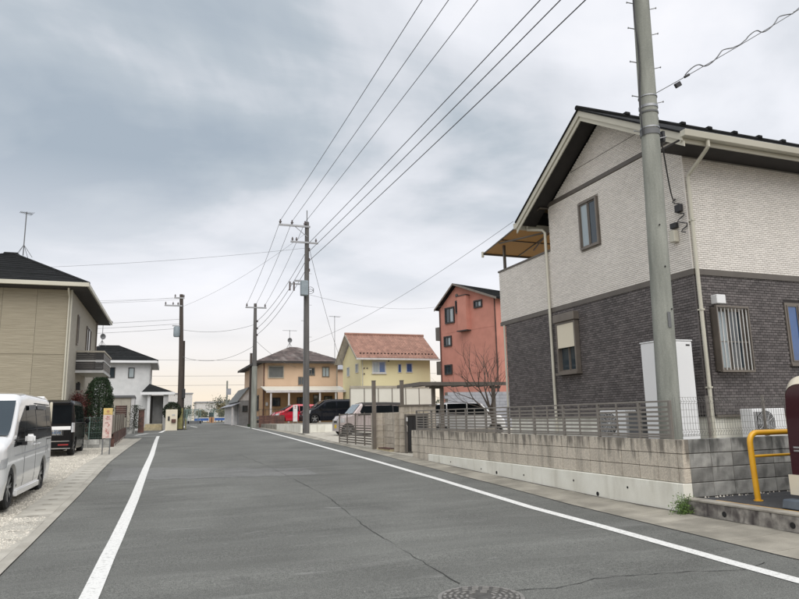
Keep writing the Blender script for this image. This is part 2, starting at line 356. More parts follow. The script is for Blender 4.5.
def build(name, mb, mat, parent=None, world=False, smooth=False, bevel=0.0, fix=True, kind=None, bseg=1):
    me = bpy.data.meshes.new(name)
    v = mb.v
    if world and parent is not None:
        im = inv_of(parent); v = [tuple(im @ Vector(p)) for p in v]
    me.from_pydata(v, [], mb.f); me.update()
    if fix or bevel:
        bm = bmesh.new(); bm.from_mesh(me)
        bmesh.ops.recalc_face_normals(bm, faces=bm.faces)
        if bevel: bmesh.ops.bevel(bm, geom=bm.edges[:], offset=bevel, segments=bseg, affect='EDGES', clamp_overlap=True)
        bm.to_mesh(me); bm.free()
    if smooth:
        me.polygons.foreach_set('use_smooth', [True]*len(me.polygons))
        try: me.set_sharp_from_angle(angle=R(38))
        except Exception: pass
    me.materials.append(M[mat])
    o = bpy.data.objects.new(name, me); COL.objects.link(o)
    if parent is not None: o.parent = parent
    if kind: o['kind'] = kind
    return o

def piece(name, me, parent, loc, rotz=0.0, scale=None):
    o = bpy.data.objects.new(name, me); COL.objects.link(o)
    if parent is not None:
        o.parent = parent
        loc = inv_of(parent) @ Vector(loc)
    o.location = loc; o.rotation_euler[2] = rotz
    if scale: o.scale = scale
    return o

def mesh_of(name, mb, mat, bevel=0.0):
    o = build(name, mb, mat, bevel=bevel); me = o.data; bpy.data.objects.remove(o); return me

def tag(o, label, cat, group=None):
    o['label'] = label; o['category'] = cat
    if group: o['group'] = group
    return o
def thing(name, label, cat, loc=(0, 0, 0), rotz=0.0, group=None):
    o = bpy.data.objects.new(name, None); COL.objects.link(o); o.location = loc; o.rotation_euler = (0, 0, rotz)
    o.empty_display_size = 0.2
    return tag(o, label, cat, group)
def structure(o): o['kind'] = 'structure'; return o
def copy_tree(o, parent=None):
    c = o.copy(); COL.objects.link(c); c.parent = parent
    for ch in list(o.children): copy_tree(ch, c)
    return c

# ------------------------------------------------------------------ ground profile
GP = [(-60, 0.02), (5, .06), (9, .09), (13.5, .2), (18, .33), (25, .46), (32, .58), (40, .70), (50, .81), (60, .91), (80, 1.03), (100, 1.12), (140, 1.12), (400, 0.6), (2500, 0.6)]
def gz(y): return float(np.interp(y, [a for a, b in GP], [b for a, b in GP]))
def sheet(name, xl, xr, y0, y1, dz, mat, parent=None, step=2.0, nx=1):
    ys = sorted(set([y0, y1] + [a for a, b in GP if y0 < a < y1] + list(np.arange(y0, y1, step))))
    mb = MB(); vs = []
    L = xl if callable(xl) else (lambda y: xl); Rr = xr if callable(xr) else (lambda y: xr)
    for y in ys:
        for k in range(nx+1): vs.append((L(y)+(Rr(y)-L(y))*k/nx, y, gz(y)+dz))
    fs = [(i*(nx+1)+k, i*(nx+1)+k+1, (i+1)*(nx+1)+k+1, (i+1)*(nx+1)+k) for i in range(len(ys)-1) for k in range(nx)]
    mb.add(vs, fs)
    return build(name, mb, mat, parent, fix=False)
def lerp(pts):
    xs = [a for a, b in pts]; ys = [b for a, b in pts]
    return lambda y: float(np.interp(y, xs, ys))

# ================================================================== SETTING
XL = lerp([(-20, -1.6), (5, -1.30), (8.46, -1.26), (13.6, -1.13), (20.7, -1.0), (28.3, -.69), (34, -.42), (90, 1.2)])
XR = lerp([(-20, 5.5), (4.85, 5.89), (8.2, 6.13), (11.5, 6.33), (17, 6.45), (20.5, 6.65), (26, 6.84), (35, 7.15), (45, 7.55), (60, 8.3), (95, 9.5)])
structure(sheet('ground', -260, 300, -60, 1200, -0.03, 'ground', step=40))
structure(sheet('road', XL, XR, -18, 95, 0.0, 'asphalt', step=1.0, nx=6))
structure(sheet('side_road', -30, lambda y: XL(y)-0.001, 36.5, 52, 0.0, 'asphalt', step=1.0, nx=4))
structure(sheet('cross_road', -40, 60, 95, 101, 0.0, 'asphalt', step=2.0, nx=2))
def line_strip(pts, w, name, mat='paint', dz=0.006):
    mb = MB(); vs = []; P = [Vector((a, b, 0)) for a, b in pts]; Q = []
    for i in range(len(P)-1):
        n = max(1, int((P[i+1]-P[i]).length/1.0))
        for k in range(n): Q.append(P[i].lerp(P[i+1], k/n))
    Q.append(P[-1]); Q2 = [Q[0]]
    for p, q in zip(Q, Q[1:]):
        ks = sorted([(gy-p.y)/(q.y-p.y) for gy, _ in GP if (p.y-gy)*(q.y-gy) < 0]) if abs(q.y-p.y) > 1e-6 else []
        Q2 += [p.lerp(q, k) for k in ks]+[q]
    Q = Q2
    for i, p in enumerate(Q):
        d = (Q[min(i+1, len(Q)-1)]-Q[max(i-1, 0)]).normalized(); nrm = Vector((d.y, -d.x, 0))
        ww = w if not callable(w) else w(i/len(Q))
        for s in (-1, 1):
            q = p + nrm*s*ww/2; vs.append((q.x, q.y, gz(q.y)+dz))
    mb.add(vs, [(2*i, 2*i+1, 2*i+3, 2*i+2) for i in range(len(Q)-1)])
    return build(name, mb, mat, fix=False)
LL = [(-.60, 0), (-.50, 4), (-.405, 6.4), (-.36, 8.0), (-.27, 10.5), (-.20, 12.52), (-.09, 16.5), (.10, 23), (.33, 33.9), (.45, 38.6)]
RL = [(4.9, -3), (5.17, 4.28), (5.26, 5.45), (5.38, 7.2), (5.52, 10), (5.67, 13), (5.72, 15.3), (5.76, 18), (5.92, 22.7), (6.16, 28.7), (6.42, 34.8), (6.74, 41.7), (7.3, 55.5), (7.9, 70)]
structure(line_strip(LL, 0.155, 'road_line'))
structure(line_strip(RL, 0.155, 'road_line'))
structure(line_strip([(.35, 38.75), (-1.25, 39.0), (-2.6, 39.2)], 0.16, 'road_line'))
structure(line_strip([(-.75, 40.6), (-.10, 44.2), (.55, 44.8)], 0.16, 'road_line'))
structure(line_strip([(.62, 44.9), (1.0, 50.0), (1.12, 52)], 0.2, 'road_line'))
structure(line_strip([(2.6, 58), (3.1, 66)], 0.15, 'road_line'))
structure(line_strip([(3.7, 58), (3.6, 66)], 0.15, 'road_line'))
# worn lighter band across the lane and the cracks (sealed joint + open crack)
mb = MB(); vs = []; nn = 26
for i in range(nn+1):
    x = XL(17)+0.25 + (3.6-XL(17)-0.25)*i/nn
    jf = 0.10*math.sin(i*1.7)+0.06*math.sin(i*4.1)
    ya = 15.6 - 0.10*i/nn*8 + jf*0.7; yb = 18.6 - 0.09*i - jf
    vs += [(x, ya, gz(ya)+.003), (x, yb, gz(yb)+.003)]
    if i: pass
mbs = MB()
for i in range(nn):
    a, b, c, d = vs[2*i], vs[2*i+2], vs[2*i+3], vs[2*i+1]
    ym = 18.0 if max(a[1], b[1]) < 18 < min(c[1], d[1]) else None
    if ym:
        m1 = (a[0], ym, gz(ym)+.003); m2 = (b[0], ym, gz(ym)+.003)
        mbs.add([a, b, m2, m1], [(0, 1, 2, 3)]); mbs.add([m1, m2, c, d], [(0, 1, 2, 3)])
    else: mbs.add([a, b, c, d], [(0, 1, 2, 3)])
structure(build('asphalt_patch', mbs, 'asphalt_patch', fix=False))
def jitter(pts, amp, step=0.12, seed=1):
    r = random.Random(seed); out_ = []
    for i in range(len(pts)-1):
        a, b = Vector(pts[i]), Vector(pts[i+1]); n = max(1, int((b-a).length/step))
        for k in range(n): q = a.lerp(b, k/n); out_.append((q.x+r.uniform(-amp, amp), q.y+r.uniform(-amp, amp)))
    out_.append(tuple(pts[-1])); return out_
structure(line_strip(jitter([(2.67, 21.5), (2.86, 17), (2.93, 13), (2.92, 11.26), (2.67, 8.25), (2.6, 6.6), (2.56, 5.42)], .014, .12, 3), lambda t: 0.0075+0.0045*math.sin(t*40)+0.003*math.sin(t*97), 'asphalt_joint', 'crack', 0.0045))
structure(line_strip(jitter([(2.86, 5.02), (3.24, 4.95), (3.7, 5.08), (4.15, 5.03), (4.6, 4.92), (5.04, 4.76), (5.5, 4.9)], .02, .1, 5), lambda t: 0.008+0.004*math.sin(t*60), 'asphalt_crack', 'dark', 0.0045))
structure(line_strip(jitter([(2.2, 5.15), (1.8, 5.22), (1.2, 5.1), (.6, 5.3)], .02, .1, 6), 0.006, 'asphalt_crack', 'dark', 0.0045))
# side joint between asphalt and the right gutter
structure(line_strip([(XR(y)-.012, y) for y in np.arange(-4, 30, 1.5)], 0.02, 'asphalt_joint', 'dark', 0.0045))

# manhole
mh = thing('manhole_cover', 'round cast iron manhole cover set in the grey asphalt', 'manhole cover', (2.53, 4.97, gz(4.97)))
mb = MB(); mb.tube([(0, 0, -0.02), (0, 0, 0.006)], 0.345, 48); build('rim_ring', mb, 'iron_worn', mh)
mb = MB(); mb.tube([(0, 0, -0.02), (0, 0, 0.010)], 0.312, 48); build('lid', mb, 'iron', mh)
for k, rr in enumerate((0.29, 0.245, 0.20, 0.155, 0.11)):
    mb = MB(); n = int(rr*70)
    for i in range(n):
        a = 2*math.pi*(i+0.5*(k % 2))/n
        c = (rr*math.cos(a), rr*math.sin(a), 0.0125)
        mb.obox(c, (-math.sin(a), math.cos(a), 0), (math.cos(a), math.sin(a), 0), (0, 0, 1), 0.055, 0.022, 0.007)
    o = build('raised_tread', mb, 'iron_worn', mh); o['kind'] = 'stuff'

# ---- left gutter with covers
lg = thing('road_gutter', '', ''); del lg['label']; del lg['category']; lg['kind'] = 'structure'; lg.name = 'gutter'
sheet('gutter_lip', lambda y: XL(y)-0.13, lambda y: XL(y)-0.002, -12, 36.4, 0.012, 'conc', lg, step=1.0)
sheet('gutter_bed', lambda y: XL(y)-0.62, lambda y: XL(y)-0.13, -12, 36.4, -0.012, 'dark', lg, step=1.0)
def cover_mesh(w, l, hole):
    mb = MB(); hw = w/2; hl = l/2
    if hole:
        a = 0.075; b = 0.035
        xs = [-hw, -a-.0, a, hw]; ys = [-hl, hl-.10-b, hl-.10+b, hl]
        for i in range(3):
            for j in range(3):
                if i == 1 and j == 1: continue
                else: mb.box(xs[i], xs[i+1], ys[j], ys[j+1], -.05, 0)
    else: mb.box(-hw, hw, -hl, hl, -.05, 0)
    return mb
cm = mesh_of('gutter_cover', cover_mesh(0.46, 0.592, True), 'conc')
y = -6.0; k = 0
while y < 36.0:
    yc = y+0.3; s = (gz(yc+.3)-gz(yc-.3))/.6
    o = piece('gutter_cover', cm, lg, (XL(yc)-0.365, yc, gz(yc)+0.010+random.uniform(-.003, .003)))
    o.rotation_euler = (math.atan(s), 0, -math.atan((XL(yc+.3)-XL(yc-.3))/.6)); y += 0.6; k += 1
# ---- right gutter (L-shaped kerb blocks)
rg = thing('gutter', '', ''); del rg['label']; del rg['category']; rg['kind'] = 'structure'
XW = lerp([(-20, 6.95), (17.6, 6.97), (26, 7.0), (36, 7.7), (60, 9.0)])
gm = {}
y = -5.0
while y < 34:
    ye = y+0.6; yc = y+.3
    xa, xb = XR(yc)+.004, XW(yc) - (0.0 if yc < 26 else 0)
    mb = MB(); a = .004
    mb.add([(XR(y+a)+.004, y+a, gz(y+a)+.002), (XW(y+a), y+a, gz(y+a)+.03), (XW(ye-a), ye-a, gz(ye-a)+.03), (XR(ye-a)+.004, ye-a, gz(ye-a)+.002)], [(0, 1, 2, 3)])
    mb.slab([Vector(p) for p in mb.v[:4]], 0.06); mb.v = mb.v[4:]; mb.f = [tuple(i-4 for i in f) for f in mb.f[1:]]
    build('kerb_block', mb, 'gut_r', rg); y = ye
sheet('gutter_bed', lambda y: XR(y), XW, -5, 34, -0.012, 'dark', rg, step=1.0)
structure(sheet('verge', XW, lambda y: XW(y)+1.2, 26, 36, 0.02, 'gut_r', step=1.0))
structure(sheet('pavement', XR, lambda y: XR(y)+1.3, 34, 62, 0.006, 'gut_r', step=1.0))

# ---- gravel lot on the left
structure(sheet('gravel_lot', -22, lambda y: XL(y)-0.60, -12, 36.4, 0.004, 'gravel_bed', step=1.0, nx=8))
def stones(name, n, fx, fy, smin, smax, mat):
    u = rng.random(n); ys = fy(u); xs = fx(ys, rng.random(n))
    base = np.array([(1, 0, 0), (0, 1, 0), (-1, 0, 0), (0, -1, 0), (0, 0, 1), (0, 0, -.6)], float)
    fc = np.array([(0, 1, 4), (1, 2, 4), (2, 3, 4), (3, 0, 4), (1, 0, 5), (2, 1, 5), (3, 2, 5), (0, 3, 5)])
    s = smin+(smax-smin)*rng.random(n)**2.2
    ang = rng.random(n)*6.283
    P = base[None]*(s[:, None, None]*(0.65+0.6*rng.random((n, 6, 1))))
    P[:, :, 2] *= 0.62
    ca, sa = np.cos(ang)[:, None], np.sin(ang)[:, None]
    X = P[:, :, 0]*ca-P[:, :, 1]*sa*0.7; Y = P[:, :, 0]*sa+P[:, :, 1]*ca*0.7
    zb = np.interp(ys, [a for a, b in GP], [b for a, b in GP])+0.006
    V = np.stack([X+xs[:, None], Y+ys[:, None], P[:, :, 2]+zb[:, None]+s[:, None]*.15], -1).reshape(-1, 3)
    F = (fc[None]+(np.arange(n)*6)[:, None, None]).reshape(-1, 3)
    me = bpy.data.meshes.new(name); me.from_pydata(V.tolist(), [], F.tolist()); me.update(); me.materials.append(M[mat])
    o = bpy.data.objects.new(name, me); COL.objects.link(o); o['kind'] = 'stuff'; return o
XLv = lambda y: np.interp(y, [-20, 5, 8.46, 13.6, 20.7, 28.3, 34], [-1.6, -1.30, -1.26, -1.13, -1.0, -.69, -.42])
g = stones('gravel', 95000, lambda ys, r: XLv(ys)-0.62-r**1.25*(3.2+ys*0.10), lambda u: 5.5+(28-5.5)*u**1.5, 0.006, 0.021, 'stones')
tag(g, 'loose pale gravel covering the parking area left of the gutter', 'gravel')
def spill(ys, r): return XLv(ys)-0.16-0.5*r**0.8+0.25*(r-.4)*np.exp(-((ys-8.6)/.5)**2)
g = stones('gravel', 5200, spill, lambda u: 8.0+3.2*u**1.6, 0.006, 0.018, 'stones')
tag(g, 'gravel spilled over the concrete gutter covers at the left edge of the road', 'gravel')

# ================================================================== BLOCK WALL ALONG THE ROAD
Z_T = 1.09
def blk(l, h, d, mat, bev=0.006):
    return mesh_of('block', MB().box(0, d, 0, l, 0, h), mat, bevel=bev)
bw = thing('block_wall', 'brown split-face block wall on a pale concrete footing along the right road edge', 'wall', (7.0, 12.5, 0))
BL, BH = 0.40, 0.20
me_b = blk(BL-.008, BH-.008, 0.118, 'block')
me_half = blk(BL/2-.008, BH-.008, 0.118, 'block')
YA, YB = 7.5, 17.62
for row in range(3):
    z = Z_T-(row+1)*BH; y = YA
    while y < YB-0.1:
        if y+BL > YB+.05: me, st = me_half, BL/2
        else: me, st = me_b, BL
        piece('block', me, bw, (7.0+random.uniform(-.003, .003), y+.004, z+.004)); y += st
for row in (3, 4):
    z = Z_T-(row+1)*BH; y = 16.42
    if z < gz(17)-.25: continue
    while y < YB-.1:
        piece('block', me_b if y+BL <= YB+.05 else me_half, bw, (7.0, y+.004, z+.004)); y += BL if y+BL <= YB+.05 else BL/2
mb = MB(); mb.box(7.012, 7.108, YA+.01, YB-.01, gz(7)-.1, Z_T-.012); build('mortar_bed', mb, 'mortar', bw, world=True)
me_cap = None
mb = MB()
for i in range(3):      # cast footing in three pours with fine joints
    ya, yb = [7.49, 11.32, 14.05][i], [11.312, 14.042, 16.41][i]
    f = MB(); f.add([(6.955, ya, gz(ya)-.05), (7.14, ya, gz(ya)-.05), (7.14, yb, gz(yb)-.05), (6.955, yb, gz(yb)-.05),
                     (6.955, ya, Z_T-.602), (7.14, ya, Z_T-.602), (7.14, yb, Z_T-.602), (6.955, yb, Z_T-.602)],
                    [(0, 3, 2, 1), (4, 5, 6, 7), (0, 1, 5, 4), (1, 2, 6, 5), (2, 3, 7, 6), (3, 0, 4, 7)])
    build('footing', f, 'footing', bw, world=True, bevel=0.008)
for (yy, zz_) in ((8.55, .34), (9.95, .33), (11.6, .30), (13.4, .30), (15.0, .36), (9.3, .17), (12.7, .27)):
    mb = MB(); mb.tube([(6.951, yy, zz_), (6.96, yy, zz_)], 0.018 if zz_ > .28 else 0.035, 10)
    build('drain_hole', mb, 'dark', bw, world=True)
# return of the wall at the far end
mb = MB(); mb.box(7.13, 9.6, 17.50, 17.61, .2, Z_T); build('return_wall', mb, 'block_plain', bw, world=True)

# grey wall running away to the right of the corner
gw = thing('block_wall', 'weathered grey block wall behind the yellow pipe barrier, right of the corner', 'wall', (9.5, 7.5, .3))
me_g = mesh_of('block', MB().box(0, BL-.008, 0, .11, 0, BH-.008), 'block_grey', bevel=0.006)
for row in range(4):
    z = Z_T-(row+1)*BH; x = 7.125 - (0.2 if row % 2 else 0)*0
    while x < 16:
        piece('block', me_g, gw, (x+.004, 7.40+random.uniform(-.003, .003), z+.004)); x += BL
mb = MB(); mb.box(7.125, 16, 7.412, 7.498, .2, Z_T-.012); build('mortar_bed', mb, 'mortar', gw, world=True)
me_e = mesh_of('block', MB().box(0, .125, 0, .10, 0, BH-.008), 'block', bevel=0.006)
for row in range(3): piece('block', me_e, bw, (6.998, 7.395, Z_T-(row+1)*BH+.004))
mb = MB(); mb.box(6.955, 7.12, 7.39, 7.488, .0, Z_T-.602); build('footing', mb, 'footing', bw, world=True, bevel=.006)

# parking lot on the right, kerb wall, wheel stop
mb = MB(); mb.box(7.12, 20, -6, 7.40, 0.0, 0.285); structure(build('parking_lot', mb, 'asphalt_new'))
kw = thing('kerb_wall', 'low stained concrete kerb wall edging the raised asphalt parking lot', 'wall', (7.0, 5, 0))
mb = MB(); mb.box(6.95, 7.118, -5, 7.385, -.05, .275); build('kerb_face', mb, 'kerb', kw, world=True, bevel=.008)
mb = MB(); mb.box(6.942, 7.122, -5, 7.387, .2755, .305); build('kerb_cap', mb, 'kerbtop', kw, world=True, bevel=.006)
for yy in (6.72, 5.75, 4.6):
    mb = MB(); mb.tube([(6.947, yy, .17), (6.96, yy, .17)], 0.036, 14); build('drain_hole', mb, 'dark', kw, world=True)
mb = MB(); mb.box(7.135, 7.24, 5.0, 7.1, .285, .2890); structure(build('bay_line', mb, 'yellow_paint'))
ws = MB(); ws.prism([(7.27, .29), (7.51, .29), (7.48, .40), (7.30, .40)], 0.72, 'y', 5.42)
ws = build('wheel_stop', ws, 'wheelstop', bevel=.012); tag(ws, 'blue-grey concrete wheel stop on the dark asphalt behind the low kerb', 'wheel stop')

# yellow pipe barrier
yp = thing('pipe_barrier', 'bright yellow bent pipe barrier standing before the grey block wall', 'barrier', (7.65, 6.8, .285))
pts = [(0, 0, -.1), (-.03, 0, .55), (-.035, 0, .76)]
for k in range(1, 7):
    a = math.pi/2*k/6; pts.append((-.035+.13*(1-math.cos(a)), 0, .76+.13*math.sin(a)))
pts += [(1.4, 0, .885)]
for k in range(1, 7):
    a = math.pi/2*k/6; pts.append((1.4+.13*math.sin(a), 0, .885-.13*(1-math.cos(a))))
pts.append((1.53, 0, -.1))
build('pipe_frame', MB().tube(pts, .038, 16), 'yellow_paint', yp, smooth=True)
build('cross_rail', MB().tube([(-.01, 0, .58), (1.52, 0, .58)], .019, 10), 'yellow_paint', yp, smooth=True)
for xx in (0, 1.53): build('base_collar', MB().tube([(xx, 0, -.002), (xx, 0, .012)], .06, 16), 'yellow_paint', yp)
# rubble of small stones along the foot of the grey wall
mb = MB()
for i in range(70):
    x = 7.3+random.random()*4; y = 7.38-abs(random.gauss(0, .05)); s = random.uniform(.006, .02)
    mb.add([(x+s, y, .287), (x, y+s, .287), (x-s, y, .287), (x, y-s, .287), (x, y, .287+s*1.3)], [(0, 1, 4), (1, 2, 4), (2, 3, 4), (3, 0, 4)])
o = build('gravel', mb, 'stones', kind='stuff'); tag(o, 'small pale stones scattered along the foot of the grey block wall', 'gravel')

# soil and moss caught along the foot of the wall
structure(line_strip(jitter([(6.935, -3), (6.93, 7.4), (6.945, 10), (6.94, 13), (6.95, 16.3)], .012, .15, 9), lambda t: .035+.02*math.sin(t*37)+.012*math.sin(t*91), 'soil_line', 'mortar', 0.0335))
# ---- louvred fence on the wall
XF = 7.055
lf = thing('louvre_fence', 'taupe aluminium fence of horizontal slats on top of the roadside block wall', 'fence', (XF, 12, Z_T))
posts = [7.62, 8.27, 9.27, 10.27, 11.27, 12.27, 13.27, 14.27, 15.27, 16.35, 17.4]
me_post = mesh_of('post', MB().box(-.02, .02, -.025, .025, 0, .555), 'fence', .003)
me_br = mesh_of('brace', MB().box(0, .014, -.016, .016, 0, .50), 'fence')
slat_cache = {}
for i, y in enumerate(posts):
    piece('post', me_post, lf, (XF, y, Z_T))
    if i < len(posts)-1:
        L_ = posts[i+1]-y-.05
        key = round(L_, 3)
        if key not in slat_cache:
            slat_cache[key] = (mesh_of('slat', MB().box(-.010, .010, 0, L_, 0, .030), 'fence', .002), mesh_of('rail', MB().box(-.022, .022, 0, L_, 0, .026), 'fence', .002))
        for k in range(7): piece('slat', slat_cache[key][0], lf, (XF-.004, y+.025, Z_T+.045+k*.066))
        piece('rail', slat_cache[key][1], lf, (XF, y+.025, Z_T+.528)); piece('rail', slat_cache[key][1], lf, (XF, y+.025, Z_T+.012))
        if L_ > .7: piece('brace', me_br, lf, (XF-.030, y+.5, Z_T+.03))
# ---- wire mesh fence round the corner
mf = thing('mesh_fence', 'grey welded wire mesh fence on the grey block wall', 'fence', (9, 7.455, Z_T))
YM = 7.455
for x in [7.62, 8.72, 10.7, 12.7]:
    build('post', MB().tube([(x, YM+.02, Z_T), (x, YM+.02, Z_T+.60)], .022, 10), 'fence', mf, world=True, smooth=True)
    build('post_cap', MB().tube([(x, YM+.02, Z_T+.60), (x, YM+.02, Z_T+.61)], .025, 10), 'fence', mf, world=True)
mb = MB(); x = 7.1
while x < 12.7:
    mb.tube([(x, YM, Z_T+.04), (x, YM, Z_T+.07), (x, YM-.03, Z_T+.10), (x, YM, Z_T+.13), (x, YM, Z_T+.50), (x, YM-.03, Z_T+.53), (x, YM, Z_T+.56), (x, YM, Z_T+.59)], .0024, 4, False); x += .05
for z in (.04, .13, .22, .31, .41, .50, .59): mb.tube([(7.08, YM-.004, Z_T+z), (12.7, YM-.004, Z_T+z)], .0026, 4, False)
mb.tube([(7.08, YM-.03, Z_T+.10), (12.7, YM-.03, Z_T+.10)], .0026, 4, False); mb.tube([(7.08, YM-.03, Z_T+.53), (12.7, YM-.03, Z_T+.53)], .0026, 4, False)
build('wire_grid', mb, 'mesh', mf, world=True, kind='stuff')
mb = MB(); y = 7.5      # short return of mesh towards the slats
while y < 7.62:
    mb.tube([(7.05, y, Z_T+.04), (7.05, y, Z_T+.59)], .0024, 4, False); y += .05
build('wire_grid', mb, 'mesh', mf, world=True, kind='stuff')

# house lot
mb = MB(); mb.box(7.12, 22, 7.51, 17.5, .3, .90); structure(build('house_lot', mb, 'ground'))

# weeds at the corner of the wall
def leaves(name, n, fn, size, mat, parent=None, jit=1.0):
    mb = MB(); r = random.Random(hash(name) % 1000 + n)
    V = []; F = []
    for i in range(n):
        p = Vector(fn(r)); a = Vector((r.gauss(0, 1), r.gauss(0, 1), r.gauss(0, 1))).normalized(); b = a.orthogonal().normalized()
        b = (Matrix.Rotation(r.uniform(0, 6.28), 3, a) @ b)
        s = size*r.uniform(.6, 1.4); o = len(V)
        V += [tuple(p-a*s), tuple(p-b*s*.45), tuple(p+a*s), tuple(p+b*s*.45)]; F.append((o, o+1, o+2, o+3))
    mb.v = V; mb.f = F
    return build(name, mb, mat, parent, fix=False)
wt = thing('weed', 'small green weed growing at the corner foot of the block wall', 'weed', (6.88, 7.35, .08))
mb = MB()
for k in range(9):
    a = random.uniform(0, 6.28); mb.tube([(0, 0, 0), (.04*math.cos(a), .04*math.sin(a), .09), (.11*math.cos(a), .11*math.sin(a), .30)], [.004, .003, .001], 4)
build('stem', mb, 'weed', wt)
leaves('foliage', 900, lambda r: (r.gauss(0, .07), r.gauss(0, .06), abs(r.gauss(.10, .07))), .014, 'weed', wt)

# ================================================================== NEAR UTILITY POLE
px, py = 7.66, 8.3
up_ = thing('utility_pole', 'tall weathered concrete utility pole beside the corner of the block wall', 'utility pole', (px, py, .9))
build('shaft', MB().tube([(0.0, 0, 0), (0.084, 0, 3), (.22, 0, 7.9), (.31, 0, 11.2)], [.172, .160, .138, .122], 40), 'pole', up_, smooth=True)
def at_pole(z): return .028*z, .172-.0043*z
for k, z in enumerate([5.35, 6.0, 6.65, 7.3, 7.8, 8.3, 8.8]):
    cx_, rr = at_pole(z)
    for s, dz in ((-1, 0), (1, -.12)):
        d = Vector((s*.92, -.35*s, 0)).normalized()
        b0 = Vector((cx_, 0, z+dz-.05))+d*(rr-.02); b1 = b0+d*.13+Vector((0, 0, .03))
        o = build('step_bolt', MB().tube([b0, b1], .009, 8).tube([b1, b1+d*.012], .017, 8), 'steel', up_, smooth=True)
for z, mt, h in ((5.72, 'steel', .045), (5.92, 'steel', .02), (5.22, 'dark', .10), (5.34, 'steel', .025), (5.62, 'dark', .03)):
    cx_, rr = at_pole(z-.02); build('band', MB().tube([(cx_, 0, z), (cx_, 0, z+h)], rr+.012, 36), 'wire_grey' if mt == 'dark' else 'steel', up_, smooth=True)
cb = MB(); pts = []
for k in range(22):
    z = 5.2+k*.27; cx_, rr = at_pole(z); pts.append((cx_-rr-.03-.02*math.sin(k*.9), -.03, z))
cb.tube(pts, .013, 6)
pts = [(p[0]-.03-.035*abs(math.sin(i*.55)), p[1]-.05, p[2]) for i, p in enumerate(pts)]
cb.tube(pts, .008, 6); build('riser_cable', cb, 'wire', up_, smooth=True)
cx_, rr = at_pole(5.25)
build('clamp_bracket', MB().box(cx_+rr-.01, cx_+rr+.13, -.03, .03, 5.22, 5.28).box(cx_+rr+.08, cx_+rr+.13, -.05, .05, 5.16, 5.34), 'wire', up_)
for hx, hz, hy in ((.05, 2.9, -.157), (.10, 2.2, -.160), (.02, 3.6, -.150)):
    build('bolt_hole', MB().tube([(hx, hy, hz), (hx, hy-.012, hz)], .014, 8), 'dark', up_)
build('stain_tag', MB().box(-.0, .06, -.172, -.166, 1.9, 2.15), 'wire_grey', up_)
# service bundle from the pole to the upper right
sb = thing('service_cable', 'looped service cable running from the near pole up to the right sky', 'cable', (px+.2, py, 6.9))
A = Vector((px+.32, py-.02, 6.93)); B = Vector((13.6, 7.6, 10.55))
def sagp(A, B, t, s): p = A.lerp(B, t); p.z -= s*4*t*(1-t); return p
build('messenger_wire', MB().tube([sagp(A, B, t/20, .06) for t in range(21)], .007, 6), 'wire_grey', sb, world=True)
pts = []
for k in range(140):
    t = .12+.88*k/139; p = sagp(A, B, t, .06); pts.append(p+Vector((0, .03*math.cos(k*.5), .035+.06*math.sin(k*.33)*(1 if k % 40 < 30 else .4))))
build('looped_cable', MB().tube(pts, .010, 6), 'wire_grey', sb, world=True)
p0 = sagp(A, B, .085, .06)
build('closure', MB().obox(p0+Vector((0, 0, -.07)), (.8, 0, .5), (0, 1, 0), (-.5, 0, .8), .15, .05, .09), 'wire', sb, world=True, bevel=.008)
build('clamp', MB().tube([sagp(A, B, .112, .06), sagp(A, B, .13, .06)], .022, 8), 'wire', sb, world=True)
# drop wires to the house wall
dw = thing('drop_cable', 'black drop cable looping from the near pole to the white brick wall', 'cable', (px+.35, py, 6.1))
q0 = Vector((px+.38, py, 6.15)); q1 = Vector((9.86, 9.95, 5.75))
pts = [q0, q0+Vector((.10, .1, -.1))]
for k in range(1, 13):
    t = k/12; pts.append(q0.lerp(q1, t)+Vector((0, 0, -.9*math.sin(math.pi*t)**1.0*.5)))
build('cable', MB().tube(pts, .012, 6), 'wire', dw, world=True)
pts = [Vector((9.84, 9.95, 5.75))+Vector((0.02*math.sin(k), .10*math.sin(k*1.3)-.012*k, -.045*k)) for k in range(18)]
build('hanging_loop', MB().tube(pts, .011, 6), 'wire', dw, world=True)
build('anchor_bracket', MB().box(9.80, 9.885, 9.80, 9.95, 5.45, 5.6), 'wire', dw, world=True, bevel=.006)
build('joint_box', MB().box(9.80, 9.885, 9.96, 10.12, 5.15, 5.26), 'wire', dw, world=True, bevel=.006)
build('meter_box', MB().box(9.76, 9.885, 9.98, 10.12, 4.86, 5.10), 'cream', dw, world=True, bevel=.01)

